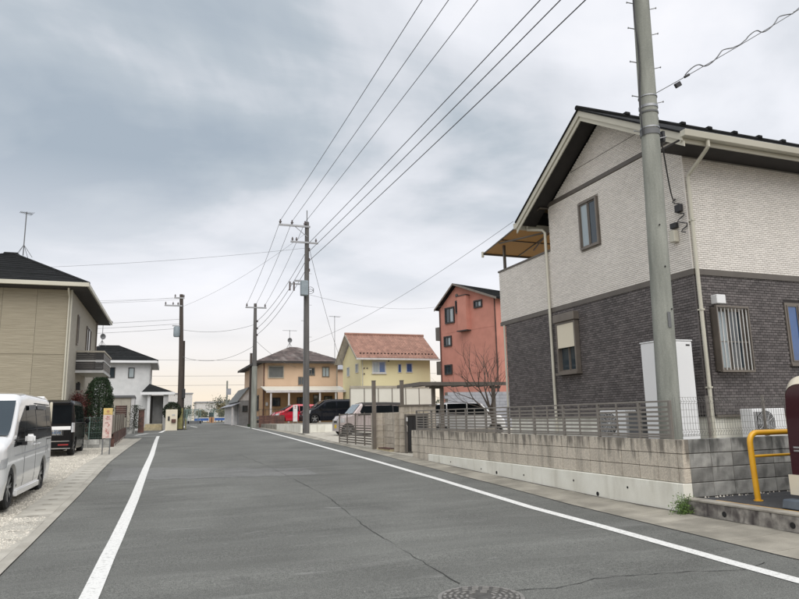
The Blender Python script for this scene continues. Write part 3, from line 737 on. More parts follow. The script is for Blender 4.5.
# ================================================================== WINDOWS, CLADDING
Zv = Vector((0, 0, 1))
def win(parent, P, u, n, w, h, frame='frame_dark', glass='glass', fw_=.05, dep=.06, sash=1, sill=False, hood=False, split_glass=None, name='window', label=None):
    """P = lower corner (world) on the wall, u along the wall, n outward"""
    P, u, n = Vector(P), Vector(u).normalized(), Vector(n).normalized()
    mb = MB()
    def bar(a0, a1, b0, b1, d0, d1):
        c = P+u*(a0+a1)/2+Zv*(b0+b1)/2+n*(d0+d1)/2
        return (c, u, n, Zv, abs(a1-a0), abs(d1-d0), abs(b1-b0))
    for q in (bar(0, w, 0, fw_, -.01, dep), bar(0, w, h-fw_, h, -.01, dep), bar(0, fw_, fw_, h-fw_, -.01, dep), bar(w-fw_, w, fw_, h-fw_, -.01, dep)): mb.obox(*q)
    o = build(name, mb, frame, parent, world=True)
    if label: o['label'] = label
    iw = (w-2*fw_)/sash
    for k in range(sash):
        a0 = fw_+k*iw; a1 = a0+iw
        off = 0.004 if k % 2 == 0 else 0.018
        g_ = glass if not split_glass else split_glass[k % len(split_glass)]
        build('pane', MB().obox(*bar(a0+.002, a1-.002, fw_+.001, h-fw_-.001, off, off+.012)), g_, o, world=True)
        if sash > 1:
            m2 = MB(); s = .03
            for q in (bar(a0+.003, a0+s, fw_+.003, h-fw_-.003, off+.013, off+.028), bar(a1-s, a1-.003, fw_+.003, h-fw_-.003, off+.013, off+.028),
                      bar(a0+s, a1-s, fw_+.003, fw_+s, off+.013, off+.028), bar(a0+s, a1-s, h-fw_-s, h-fw_-.003, off+.013, off+.028)): m2.obox(*q)
            build('sash', m2, frame, o, world=True)
    if sill: build('sill', MB().obox(*bar(-.04, w+.04, -.045, -.001, -.005, dep+.05)), frame, o, world=True)
    if hood: build('hood', MB().obox(*bar(-.03, w+.03, h+.001, h+.04, -.005, dep+.04)), frame, o, world=True)
    return o

def cladding(name, parent, O, u, n, u0, u1, z0, z1, mat, mort, bl=.118, bh=None, clip=None, holes=(), gap=.0065, dep=.010):
    O, u, n = Vector(O), Vector(u), Vector(n)
    bh = bh or (.043 if mat == 'brick_w' else .054)
    mb = MB(); V = []; F = []
    r = 0; z = z0
    def cut(a, b, za, zb):
        segs = [(a, b)]
        for (ha, hb, hc, hd) in holes:
            if zb > hc and za < hd:
                ns = []
                for (s, e) in segs:
                    if e <= ha or s >= hb: ns.append((s, e))
                    else:
                        if s < ha: ns.append((s, ha))
                        if e > hb: ns.append((hb, e))
                segs = ns
        return [q for q in segs if q[1]-q[0] > .02]
    while z < z1-.02:
        zb = min(z+bh-gap, z1)
        lo_, hi_ = (u0, u1) if clip is None else clip(zb)
        lo_, hi_ = max(lo_, u0), min(hi_, u1)
        a = u0-(bl/2 if r % 2 else 0)
        while a < u1:
            for (s, e) in cut(max(a, lo_), min(a+bl-gap, hi_), z, zb) if min(a+bl-gap, hi_)-max(a, lo_) > .02 else ():
                d = dep+random.uniform(-.002, .002); o = len(V)
                for (uu, zz_) in ((s, z), (e, z), (e, zb), (s, zb)): V.append(tuple(O+u*uu+Zv*zz_))
                for (uu, zz_) in ((s+.002, z+.002), (e-.002, z+.002), (e-.002, zb-.002), (s+.002, zb-.002)): V.append(tuple(O+u*uu+Zv*zz_+n*d))
                F += [(o+4, o+5, o+6, o+7), (o, o+1, o+5, o+4), (o+1, o+2, o+6, o+5), (o+2, o+3, o+7, o+6), (o+3, o, o+4, o+7)]
            a += bl
        z += bh; r += 1
    mb.v = V; mb.f = F
    im = inv_of(parent); mb.v = [tuple(im @ Vector(p)) for p in V]
    return build(name, mb, mat, parent, kind='stuff')

# ================================================================== NEAR HOUSE ON THE RIGHT
X0, Y0, YG, YBk = 9.9, 9.72, 14.52, 17.35
hs = thing('brick_house', 'two-storey house clad in white brick above dark grey brick, at the right', 'house', (X0, Y0, .9))
def W(name, mb, mat, parent=None, **k): return build(name, mb, mat, parent or hs, world=True, **k)
ux, uy = Vector((1, 0, 0)), Vector((0, 1, 0)); nX, nY = Vector((-1, 0, 0)), Vector((0, -1, 0))
ZB = 4.18; ZE = 6.58; RY = 12.12; RZ = 8.66; SL = (RZ-6.80)/(RY-9.12)
W('foundation', MB().box(X0+.03, 18, Y0+.03, 17.08, .3, 1.36), 'footing')
W('lower_wall', MB().box(X0, 18, Y0, 17.1, 1.36, ZB-.03), 'mort_d')
W('upper_wall', MB().box(X0, 18, Y0, YG, ZB+.06, ZE+.02), 'mort_w')
def roofz(y): return RZ-SL*abs(y-RY)
gp = [(Y0, ZE+.02), (Y0, roofz(Y0)-.2), (RY, RZ-.2), (YG, roofz(YG)-.2), (YG, ZE+.02)]
W('gable_wall', MB().prism(gp, 8.0, 'x', X0), 'mort_w')
# lower dark brick
winB = (13.45-.06, 14.42+.06, 2.36, 3.86)
cladding('brick_cladding', hs, (X0, 0, 0), uy, nX, Y0+.0, 17.1, 1.40, ZB-.03, 'brick_d', None, holes=[(13.50, 14.36, 2.45, 3.80)])
cladding('brick_cladding', hs, (0, Y0, 0), ux, nY, X0, 15.0, 1.40, ZB-.03, 'brick_d', None, holes=[(10.2, 11.02, 2.22, 3.48), (12.22, 12.95, 2.38, 3.68)])
cladding('brick_cladding', hs, (X0, 0, 0), uy, nX, Y0, YG, ZB+.07, 7.02, 'brick_w', None, holes=[(12.40, 13.18, 5.42, 6.68)], clip=lambda z: (Y0, YG) if z < ZE+.2 else (max(Y0, RY-(RZ-.2-z)/SL), min(YG, RY+(RZ-.2-z)/SL)))
cladding('brick_cladding', hs, (X0, 0, 0), uy, nX, Y0, YG, 7.12, 8.5, 'brick_w', None, clip=lambda z: (RY-(RZ-.2-z)/SL, RY+(RZ-.2-z)/SL))
cladding('brick_cladding', hs, (0, Y0, 0), ux, nY, X0, 15.0, ZB+.07, ZE, 'brick_w', None)
# belts
W('storey_belt', MB().box(X0-.028, X0+.05, Y0-.03, YBk+.02, ZB-.055, ZB+.055).box(X0-.027, 18, Y0-.031, Y0+.05, ZB-.055, ZB+.054), 'brown_trim')
W('gable_belt', MB().box(X0-.028, X0+.04, Y0-.0, YG, 7.015, 7.115), 'brown_trim')
W('siding_joint', MB().obox((X0-.014, RY, 7.60), (0, 1, .0), (1, 0, 0), (0, 0, 1), 2.6, .005, .010), 'brown_trim')
W('corner_trim', MB().box(X0-.018, X0+.0, Y0-.018, Y0+.0, 1.38, ZB-.06), 'brick_d')
W('corner_trim', MB().box(X0-.018, X0+.0, Y0-.018, Y0+.0, ZB+.06, ZE), 'brick_w')
# balcony
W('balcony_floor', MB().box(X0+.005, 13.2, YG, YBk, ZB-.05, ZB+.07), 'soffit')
W('balcony_parapet', MB().box(X0+.002, X0+.14, YG, YBk, ZB+.07, 5.78).box(X0+.14, 13.2, YBk-.14, YBk-.002, ZB+.07, 5.78), 'mort_w')
cladding('brick_cladding', hs, (X0+.002, 0, 0), uy, nX, YG, YBk, ZB+.07, 5.78, 'brick_w', None)
W('parapet_cap', MB().box(X0-.03, X0+.17, YG, YBk+.03, 5.785, 5.835).box(X0+.17, 13.2, YBk-.17, YBk+.03, 5.785, 5.835), 'brown_trim')
W('house_wall_behind_balcony', MB().box(13.0, 18, YG+.001, YBk, ZB+.07, ZE+.3), 'mort_w')
# awning
aw = W('awning', MB().slab([(X0-.25, YG+.02, 7.0), (12.9, YG+.02, 7.0), (12.9, 17.85, 6.52), (X0-.25, 17.85, 6.52)], .012), 'awning')
fr = MB()
for x in (X0-.25, 10.9, 11.9, 12.9): fr.tube([(x, YG+.02, 6.975), (x, 17.85, 6.495)], .022, 4)
for t in (0, .33, .66, 1): fr.tube([(X0-.27, YG+.02+t*3.31, 6.975-.48*t), (12.92, YG+.02+t*3.31, 6.975-.48*t)], .022 if t < 1 else .045, 4)
fr.tube([(X0+.02, YG+.1, 6.35), (X0-.2, 16.9, 6.6)], .025, 6).tube([(X0+.02, YG+.1, 6.35), (X0+1.2, 17.2, 6.56)], .025, 6)
W('awning_frame', fr, 'brown_trim')
W('awning_post', MB().box(X0+.03, X0+.10, 17.05, 17.12, 5.83, 6.60), 'brown_trim')
W('gutter_end', MB().box(X0-.30, X0-.24, 17.82, 17.88, 6.38, 6.56), 'cream')
# roof
XR0 = 9.28
def rq(y0_, y1_, lift, xa, xb): return [(xa, y0_, roofz(y0_)+lift), (xb, y0_, roofz(y0_)+lift), (xb, y1_, roofz(y1_)+lift), (xa, y1_, roofz(y1_)+lift)]
W('roof', MB().slab(rq(9.08, RY, .0, XR0-.03, 18.4), .035).slab([(XR0-.03, RY, RZ), (18.4, RY, RZ), (18.4, 15.22, roofz(15.22)), (XR0-.03, 15.22, roofz(15.22))], .035), 'roof_dark')
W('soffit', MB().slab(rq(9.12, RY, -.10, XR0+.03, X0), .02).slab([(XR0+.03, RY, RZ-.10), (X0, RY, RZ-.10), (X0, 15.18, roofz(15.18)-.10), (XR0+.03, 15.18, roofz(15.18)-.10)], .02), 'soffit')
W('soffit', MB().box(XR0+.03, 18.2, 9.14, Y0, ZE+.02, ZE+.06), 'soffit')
for nm, d0, d1, xo in (('rake_board', .045, .19, 0), ('rake_board', .19, .30, .035)):
    for sgn, ye in ((-1, 9.06), (1, 15.24)):
        a = (XR0+xo, RY, RZ-d0); b = (XR0+xo, ye, roofz(ye)-d0); c = (XR0+xo, ye, roofz(ye)-d1); d = (XR0+xo, RY, RZ-d1)
        q = [a, b, c, d] if sgn < 0 else [a, d, c, b]
        mb = MB(); vs = q+[(p[0]+.03, p[1], p[2]) for p in q]
        mb.add(vs, [(0, 1, 2, 3), (7, 6, 5, 4), (0, 4, 5, 1), (1, 5, 6, 2), (2, 6, 7, 3), (3, 7, 4, 0)]); W(nm, mb, 'cream')
W('ridge_cap', MB().tube([(XR0-.05, RY, RZ+.02), (18.4, RY, RZ+.02)], .06, 8), 'roof_dark')
W('fascia', MB().box(XR0+.02, 18.3, 9.10, 9.135, 6.56, 6.73), 'cream')
gprof = [(9.09, 6.60), (9.09, 6.76), (9.075, 6.76), (9.075, 6.63), (8.985, 6.63), (8.975, 6.77), (8.95, 6.77), (8.965, 6.60)]
W('eave_gutter', MB().prism([(8.965, 6.64), (9.09, 6.64), (9.09, 6.765), (8.94, 6.765)], 9.0, 'x', XR0-.01), 'cream', bevel=.008)
for i in range(10):
    x = XR0+1.35+i*.88
    W('snow_guard', MB().box(x, x+.15, RY-.08, RY+.08, RZ+.03, RZ+.115), 'roof_dark', bevel=.015)
# downspouts
W('downspout', MB().tube([(X0-.02, 9.02, 6.64), (X0-.02, 9.02, 6.52), (X0-.0, 9.12, 6.46), (X0+.03, Y0-.10, 6.16), (X0+.03, Y0-.075, 6.06), (X0+.03, Y0-.075, .9)], .038, 12), 'cream', smooth=True)
for z in (5.2, 3.4, 1.9): W('pipe_bracket', MB().box(X0-.015, X0+.075, Y0-.12, Y0+.0, z, z+.03), 'cream')
W('downspout', MB().tube([(X0-.3, 15.14, 6.62), (X0-.3, 15.14, 6.52), (X0-.08, 14.75, 6.42), (X0-.07, YG+.12, 6.32), (X0-.07, YG+.12, .95)], .038, 12), 'cream', smooth=True)
W('downspout', MB().tube([(X0-.03, 17.14, 4.12), (X0-.03, 17.14, .95)], .03, 10), 'cream', smooth=True)
W('eave_gutter', MB().prism([(15.2, 6.56), (15.33, 6.56), (15.34, 6.72), (15.2, 6.72)], 9.0, 'x', XR0-.01), 'cream', bevel=.008)
# windows
win(hs, (X0, 12.43, 5.45), uy, nX, .72, 1.2, 'frame_taupe', 'glass', .05, .07, 2, split_glass=['glass', 'glass_curtain'])
o = win(hs, (X0, 13.52, 2.48), uy, nX, .82, 1.30, 'frame_taupe', 'glass', .055, .13, 2, sill=True)
build('shutter', MB().box(X0-.125, X0-.10, 13.58, 14.28, 3.12, 3.72), 'car_cream', o, world=True)
build('shutter_box', MB().box(X0-.18, X0+.0, 13.48, 14.38, 3.785, 3.99), 'frame_taupe', o, world=True, bevel=.01)
o = win(hs, (10.22, Y0, 2.22), ux, nY, .80, 1.26, 'frame_taupe', 'glass_curtain', .045, .05, 2, split_glass=['glass_curtain', 'glass'])
gr = MB()
for k in range(9): x = 10.25+k*.0925; gr.box(x-.008, x+.008, Y0-.16, Y0-.144, 2.24, 3.46)
build('security_bar', gr, 'frame_white', o, world=True, kind='stuff')
build('grille_frame', MB().box(10.20, 11.04, Y0-.185, Y0-.13, 2.20, 2.24).box(10.20, 11.04, Y0-.185, Y0-.13, 3.46, 3.50).box(10.20, 10.225, Y0-.185, Y0-.052, 2.24, 3.46).box(11.015, 11.04, Y0-.185, Y0-.052, 2.24, 3.46).box(10.23, 11.01, Y0-.142, Y0-.132, 2.78, 2.80), 'frame_taupe', o, world=True)
o = win(hs, (12.24, Y0, 2.38), ux, nY, .70, 1.28, 'frame_taupe', 'glass_curtain', .05, .02, 2, split_glass=['glass_blue', 'glass'], sill=True)
W('porch_light', MB().box(10.27, 10.50, Y0-.16, Y0-.0, 3.54, 3.72), 'white', bevel=.01)
W('vent_strip', MB().box(X0+.2, 15.5, Y0-.035, Y0+.0, 1.35, 1.395), 'frame_taupe')
W('siding_seam', MB().box(X0+.16, X0+.20, Y0-.014, Y0-.0, 1.4, 3.4), 'mort_d')

# tank, air conditioners
tk = thing('water_heater_tank', 'tall white water heater tank beside the house corner, behind the concrete pole', 'water heater', (9.27, 9.95, .9))
build('cabinet', MB().box(8.95, 9.60, 9.64, 10.30, .95, 2.79), 'white', tk, world=True, bevel=.012, bseg=2)
build('cabinet_lid', MB().box(8.94, 9.61, 9.63, 10.31, 2.792, 2.815), 'white', tk, world=True, bevel=.004)
build('front_panel', MB().box(8.98, 9.57, 9.630, 9.638, 1.05, 2.76), 'white', tk, world=True)
build('badge', MB().box(9.44, 9.53, 9.624, 9.629, 2.70, 2.725), 'dark', tk, world=True)
for (x, y) in ((9.0, 9.7), (9.55, 9.7), (9.0, 10.24), (9.55, 10.24)): build('foot', MB().box(x-.04, x+.04, y-.04, y+.04, .9, .95), 'steel', tk, world=True)
def ac_unit(loc, rot, w, h, d, label, grp=None, slats=True):
    t = thing('air_conditioner', label, 'air conditioner', loc, rot, grp)
    build('casing', MB().box(-w/2, w/2, 0, d, .06, h), 'white', t, bevel=.012)
    build('fan_ring', MB().tube([(-.1, -.006, h/2+.03), (-.1, .002, h/2+.03)], h*.38, 28), 'plastic', t)
    g_ = MB()
    for k in range(7): rr = h*.05*(k+1); g_.tube([(-.1+rr*math.cos(a*.3142*2), -.010, h/2+.03+rr*math.sin(a*.3142*2)) for a in range(11)], .003, 4, False)
    for k in range(12): a = k*math.pi/6; g_.tube([(-.1, -.010, h/2+.03), (-.1+h*.37*math.cos(a), -.010, h/2+.03+h*.37*math.sin(a))], .003, 4, False)
    build('fan_grille', g_, 'white', t, kind='stuff')
    g_ = MB()
    for k in range(9): x = -w/2+.02+k*.022; g_.box(x, x+.010, -.003, .002, .12, h-.06)
    build('side_louvre', g_, 'dark', t, kind='stuff')
    for s in (-1, 1): build('foot', MB().box(s*w*.32-.03, s*w*.32+.03, .0, d, 0, .06), 'plastic', t)
    return t
ac_unit((9.22, 11.65, .9), -math.pi/2, .82, .62, .30, 'white air conditioner behind the louvre fence, beside the dark brick wall')
ac_unit((10.80, 9.15, .9), 0, .82, .60, .28, 'white air conditioner behind the wire mesh fence, below the barred window')
t = thing('storage_box', 'grey utility box between the tank and the white air conditioner', 'utility box', (9.35, 10.95, .9))
build('body', MB().box(9.2, 9.5, 10.72, 11.12, .9, 1.46), 'wire_grey', t, world=True, bevel=.01); build('cover', MB().box(9.18, 9.52, 10.70, 11.14, 1.462, 1.49), 'steel', t, world=True)

# ================================================================== BEIGE HOUSE ON THE LEFT
bh = thing('siding_house', 'beige house of horizontally grooved siding with a dark pyramid roof, at the left', 'house', (-3.08, 28.0, .5), -R(1.5))
def Wp(parent):
    return lambda name, mb, mat, **k: build(name, mb, mat, k.pop('parent', parent), world=True, **k)
def Lp(parent):
    return lambda name, mb, mat, **k: build(name, mb, mat, k.pop('parent', parent), world=False, **k)
b = Lp(bh)
HZ = 6.62-.5
b('wall', MB().box(-7.0, 0, 0.03, 9.5, 0, HZ), 'beige_l')
me_pan = mesh_of('siding_panel', MB().box(.006, 1.166-.006, -.0, .03, .01, 1.0), 'beige')
x = -0.02; PW = 1.166
for k in range(6):
    for (z0_, z1_) in ((.12, 3.60), (3.66, HZ-.01)):
        me = mesh_of('siding_panel', MB().box(.005, PW-.005, 0, .03, z0_, z1_), 'beige')
        o = bpy.data.objects.new('siding_panel', me); COL.objects.link(o); o.parent = bh; o.location = (x-(k+1)*PW, -.002, 0)
b('storey_belt', MB().box(-7.0, .01, -.02, .03, 3.60, 3.66), 'beige')
b('foundation', MB().box(-7.02, .02, -.01, 9.52, -.4, .11), 'footing')
b('corner_post', MB().box(-.02, .035, -.03, .06, .12, HZ), 'cream')
b('downspout', MB().tube([(-.06, -.42, HZ+.02), (-.06, -.40, HZ-.1), (-.06, -.08, HZ-.3), (-.06, -.08, .05)], .035, 10), 'cream', smooth=True)
b('downspout', MB().tube([(.06, 9.0, HZ), (.06, 9.0, .05)], .035, 10), 'frame_taupe', smooth=True)
b('soffit', MB().box(-7.62, .60, -.60, 10.2, HZ+.0, HZ+.03), 'soffit')
b('eave_gutter', MB().box(-7.7, .68, -.70, -.605, HZ+.03, HZ+.19).box(.605, .68, -.60, 10.3, HZ+.03, HZ+.19), 'cream', bevel=.01)
ap = (-3.15, 4.8, 8.56); q = [(-7.65, -.65, HZ+.17), (.65, -.65, HZ+.17), (.65, 10.25, HZ+.17), (-7.65, 10.25, HZ+.17)]
rb = MB()
rows = 20
for i in range(4):
    A_, B_ = Vector(q[i]), Vector(q[(i+1) % 4]); P_ = Vector(ap)
    nn_ = (B_-A_).cross(P_-A_).normalized()*.018
    for r_ in range(rows):
        t0, t1 = r_/rows, (r_+1)/rows
        c = [A_.lerp(P_, t0)+nn_, B_.lerp(P_, t0)+nn_, B_.lerp(P_, t1), A_.lerp(P_, t1)]
        d = [A_.lerp(P_, t0), B_.lerp(P_, t0)]
        rb.add(c, [(0, 1, 2, 3)] if r_ < rows-1 else [(0, 1, 2)]); rb.add([d[0], d[1], c[1], c[0]], [(0, 1, 2, 3)])
b('roof', rb, 'roof_dark', fix=False)
b('ridge_knob', MB().box(ap[0]-.35, ap[0]+.25, ap[1]-.2, ap[1]+.2, ap[2]-.12, ap[2]+.03), 'roof_dark', bevel=.04)
for i in range(4): b('hip_cap', MB().tube([q[i], ap], .07, 6), 'roof_dark')
win(bh, bh.matrix_basis @ Vector((0.0, 2.0, 4.2)), (.026, 1, 0), (1, -.026, 0), .35, 1.25, 'frame_taupe', 'glass')
win(bh, bh.matrix_basis @ Vector((0.0, 5.2, 4.2)), (.026, 1, 0), (1, -.026, 0), 1.6, 1.2, 'frame_taupe', 'glass', sash=2)
win(bh, bh.matrix_basis @ Vector((0.0, .9, .6)), (.026, 1, 0), (1, -.026, 0), .4, 1.3, 'frame_taupe', 'glass')
# balcony with dark boards
BZ0, BZ1 = 3.59-.5, 4.46-.5
b('balcony_floor', MB().box(0.005, 1.06, 2.4, 5.8, BZ0-.02, BZ0+.06), 'cream')
for yy, xa, xb in ((2.4, .005, 1.06),):
    for z0_, z1_ in ((BZ0+.08, BZ0+.42), (BZ0+.50, BZ1-.06)):
        n_ = 4; hh = (z1_-z0_)/n_
        for k in range(n_): b('board', MB().box(xa, xb-.01, 2.40, 2.43, z0_+k*hh+.006, z0_+(k+1)*hh-.006), 'frame_dark'); b('board', MB().box(1.03, 1.06, 2.44, 5.8, z0_+k*hh+.006, z0_+(k+1)*hh-.006), 'frame_dark')
b('balcony_rail', MB().box(.005, 1.08, 2.37, 2.45, BZ0+.43, BZ0+.49).box(1.01, 1.08, 2.45, 5.82, BZ0+.43, BZ0+.49), 'pale_wall')
b('balcony_cap', MB().box(.005, 1.09, 2.36, 2.46, BZ1-.05, BZ1+.02).box(1.0, 1.09, 2.46, 5.83, BZ1-.05, BZ1+.02), 'beige_l')
b('balcony_base', MB().box(.005, 1.08, 2.365, 2.395, BZ0-.04, BZ0+.07).box(1.062, 1.08, 2.395, 5.82, BZ0-.04, BZ0+.07), 'pale_wall')
b('balcony_back', MB().box(.02, 1.0, 2.5, 5.7, BZ0+.07, BZ0+.10), 'dark')
b('wall_lamp', MB().box(.0, .16, 2.9, 3.05, 2.35, 2.65).box(.05, .13, 2.85, 3.1, 2.66, 2.70), 'plastic', bevel=.01)
b('porch_post', MB().box(.92, 1.0, 5.6, 5.68, .1, BZ0-.02), 'frame_taupe')
b('entrance_door', MB().box(.0, .05, 3.4, 4.3, .15, 2.3), 'brown_trim', bevel=.01)

def antenna(name, label, base, h, grp='television antennas on the roofs', dish=True, yag=.9, rot=0.4):
    t = thing(name, label, 'antenna', base, rot, grp)
    build('mast', MB().tube([(0, 0, 0), (0, 0, h)], .022, 6), 'wire_grey', t)
    mb = MB(); mb.tube([(-yag/2, 0, h-.05), (yag/2, 0, h-.05)], .014, 5)
    for k in range(9): x = -yag/2+k*yag/8; l = .16+.02*k; mb.tube([(x, -l, h-.05), (x, l, h-.05)], .008, 4)
    build('yagi', mb, 'wire_grey', t)
    build('base_leg', MB().tube([(0, 0, .5), (.3, .3, -.1)], .012, 4).tube([(0, 0, .5), (-.3, .3, -.1)], .012, 4).tube([(0, 0, .5), (.3, -.3, -.1)], .012, 4).tube([(0, 0, .5), (-.3, -.3, -.1)], .012, 4), 'wire_grey', t)
    if dish:
        mb = MB(); n = 14; vs = [(0, -.06, h*.42)]+[(.22*math.cos(a*2*math.pi/n), -.14, h*.42+.24*math.sin(a*2*math.pi/n)) for a in range(n)]
        mb.add(vs, [(0, i+1, (i+1) % n+1) for i in range(n)]); build('dish', mb, 'wire_grey', t, fix=False)
    return t
antenna('antenna', 'thin antenna mast on the dark roof of the beige house at the left', tuple(bh.matrix_basis @ Vector((-2.75, 4.8, 8.5))), 2.05, dish=False, yag=.5)

# ================================================================== WHITE HOUSE DOWN THE ROAD
wh = thing('stucco_house', 'white stucco house with dark hip roof and small porch, left of the road end', 'house', (-.19, 54, .8), -R(1.5))
b = Lp(wh)
EZ = 5.10
b('wall', MB().box(-6.5, 0, 0, 7.0, -.2, EZ), 'render_w')
b('soffit', MB().box(-7.0, .55, -.55, 7.5, EZ, EZ+.05), 'far_white')
b('fascia', MB().box(-7.02, .57, -.57, -.552, EZ-.02, EZ+.16).box(.552, .57, -.55, 7.52, EZ-.02, EZ+.16), 'white')
P4 = [(-7.02, -.57, EZ+.16), (.57, -.57, EZ+.16), (.57, 7.52, EZ+.16), (-7.02, 7.52, EZ+.16)]; r1, r2 = (-2.5, 3.5, 6.75), (-4.0, 3.5, 6.75)
def hip(P4, r1, r2):      # courses of slates with small steps
    mb = MB(); n = 12
    for (a, c, e, f) in ((P4[0], P4[1], r1, r2), (P4[1], P4[2], r1, r1), (P4[2], P4[3], r2, r1), (P4[3], P4[0], r2, r2)):
        a, c, e, f = map(Vector, (a, c, e, f)); nn_ = (c-a).cross(f-a).normalized()*.02
        for k in range(n):
            t0, t1 = k/n, (k+1)/n
            q_ = [a.lerp(f, t0)+nn_, c.lerp(e, t0)+nn_, c.lerp(e, t1), a.lerp(f, t1)]
            mb.add(q_, [(0, 1, 2, 3)]); mb.add([a.lerp(f, t0), c.lerp(e, t0), q_[1], q_[0]], [(0, 1, 2, 3)])
    return mb
b('roof', hip(P4, r1, r2), 'roof_dark', fix=False)
b('ridge_cap', MB().tube([r1, r2], .07, 6).tube([P4[1], r1], .06, 6), 'roof_dark')
b('downspout', MB().tube([(.05, -.05, EZ), (.05, -.05, 0)], .04, 8), 'pale_wall')
mbW = wh.matrix_basis
win(wh, mbW @ Vector((-1.52, 0, 3.97)), (1, 0, 0), (0, -1, 0), .44, .78, 'frame_dark', 'glass_curtain', .05)
win(wh, mbW @ Vector((-3.0, 0, 3.97)), (1, 0, 0), (0, -1, 0), .55, .80, 'frame_dark', 'glass', .05)
win(wh, mbW @ Vector((0, 1.4, 3.9)), (0.026, 1, 0), (1, -.026, 0), .9, .9, 'frame_taupe', 'glass', .05)
b('porch_roof', MB().add([(-.45, -2.3, 2.78), (1.85, -2.3, 2.78), (1.85, .8, 2.78), (-.45, .8, 2.78), (.05, -.4, 3.5), (-.0, .2, 3.5)], [(0, 1, 4), (1, 2, 5, 4), (2, 3, 5), (3, 0, 4, 5)]), 'roof_dark')
b('porch_fascia', MB().box(-.5, 1.9, -2.35, -2.30, 2.60, 2.80).box(1.86, 1.9, -2.3, .8, 2.60, 2.80), 'white')
b('porch_ceiling', MB().box(-.48, 1.85, -2.3, .8, 2.70, 2.74), 'pale_wall')
b('porch_column', MB().box(1.10, 1.45, -2.1, -1.75, 0, 2.70), 'pale_wall')
b('porch_side_wall', MB().box(1.2, 1.4, -1.74, .0, 0, 2.70), 'render_w')
b('porch_side_wall', MB().box(.0, .2, -2.1, .0, .5, 2.70), 'render_w')
b('entrance_door', MB().box(.21, 1.18, -.85, -.8, .5, 2.6), 'frame_dark')
b('door_panel', MB().box(.36, 1.05, -.87, -.852, .52, 2.55), 'grey_wall')
b('porch_step', MB().box(-.2, 1.09, -2.6, -.86, -.2, .25), 'tile_step', bevel=.01)
b('porch_step', MB().box(-.1, 1.09, -2.2, -.87, .252, .48), 'tile_step', bevel=.01)
antenna('antenna', 'thin antenna with a dish on the roof of the white stucco house', tuple(mbW @ Vector((-3.8, 3.5, 6.7))), 1.9, yag=.6)

gg = thing('garage', 'pale panelled flat garage with a grey fascia before the white stucco house', 'garage', (-1.75, 46, .75))
b = Wp(gg)
b('fascia', MB().box(-2.9, -.98, 45.9, 50, 3.02, 3.16), 'wire_grey')
for k in range(3): b('panel', MB().box(-2.9+k*.565, -2.345+k*.565, 46.0, 46.06, .8, 3.015), 'beige_l')
b('side_wall', MB().box(-1.19, -1.0, 46.0, 49.9, .7, 3.015), 'far_white')
b('back_wall', MB().box(-2.9, -1.2, 46.07, 49.9, .7, 3.0), 'far_grey')
t = thing('brick_pillar', 'dark red brick gate pillar beside the white porch', 'pillar', (-.55, 46.5, .75)); b = Wp(t)
b('pillar_body', MB().box(-.72, -.36, 46.3, 46.7, .7, 2.22), 'bricks_red'); b('pillar_cap', MB().box(-.76, -.32, 46.26, 46.74, 2.22, 2.29), 'brown_trim')
t = thing('planter', 'low grey concrete planter wall under the shrub by the garage', 'planter', (-1.2, 44.5, .7)); b = Wp(t)
b('planter_wall', MB().box(-1.75, -.85, 44.0, 44.2, .6, 1.15), 'block_grey'); b('soil', MB().box(-1.7, -.9, 44.2, 45.0, .6, 1.05), 'dark')
t = thing('shrub', 'small loose shrub growing from the grey planter by the garage', 'shrub', (-.95, 44.5, 1.05))
build('trunk', MB().tube([(0, 0, 0), (.05, 0, .6), (.12, 0, 1.1)], .02, 5), 'bark', t)
leaves('foliage', 1500, lambda r: (r.gauss(.08, .15), r.gauss(0, .15), r.uniform(.0, 1.45)), .035, 'hedge', t)
t = thing('storage_shed', 'small dark brown slatted gate box in front of the pale garage', 'gate', (-1.7, 44.8, .75)); b = Wp(t)
for k in range(6): b('board', MB().box(-2.02, -1.42, 44.9, 44.93, 1.75+k*.125, 1.75+k*.125+.112), 'bricks_red')
b('frame', MB().box(-2.06, -2.02, 44.88, 44.95, .7, 2.5).box(-1.42, -1.38, 44.88, 44.95, .7, 2.5), 'frame_dark')

# post box wall at the road end
t = thing('gate_wall', 'cream gate wall with a dark red letter box, in front of the near-left wooden pole', 'gate wall', (1.4, 50, .8)); b = Wp(t)
b('wall', MB().box(1.02, 1.82, 49.9, 50.25, .6, 2.28), 'car_cream', bevel=.02)
b('letter_box', MB().box(1.42, 1.72, 49.78, 49.9, 1.35, 1.6), 'bricks_red', bevel=.01)
b('intercom', MB().box(1.18, 1.30, 49.86, 49.9, 1.5, 1.8), 'plastic'); b('name_plate', MB().box(1.45, 1.65, 49.88, 49.9, 1.85, 1.95), 'pale_wall')
hb = thing('round_bush', 'round dark clipped bush behind the cream gate wall', 'bush', (1.5, 51.2, .8))
leaves('foliage', 5200, lambda r: (lambda a, e, q: (q*math.cos(a)*math.cos(e), q*math.sin(a)*math.cos(e), 1.35+q*math.sin(e)))(r.uniform(0, 6.28), r.uniform(-1.2, 1.57), .66*r.uniform(.80, 1.03)), .05, 'hedge', hb)
build('trunk', MB().tube([(0, 0, 0), (0, 0, 1.2)], .06, 6), 'bark', hb)

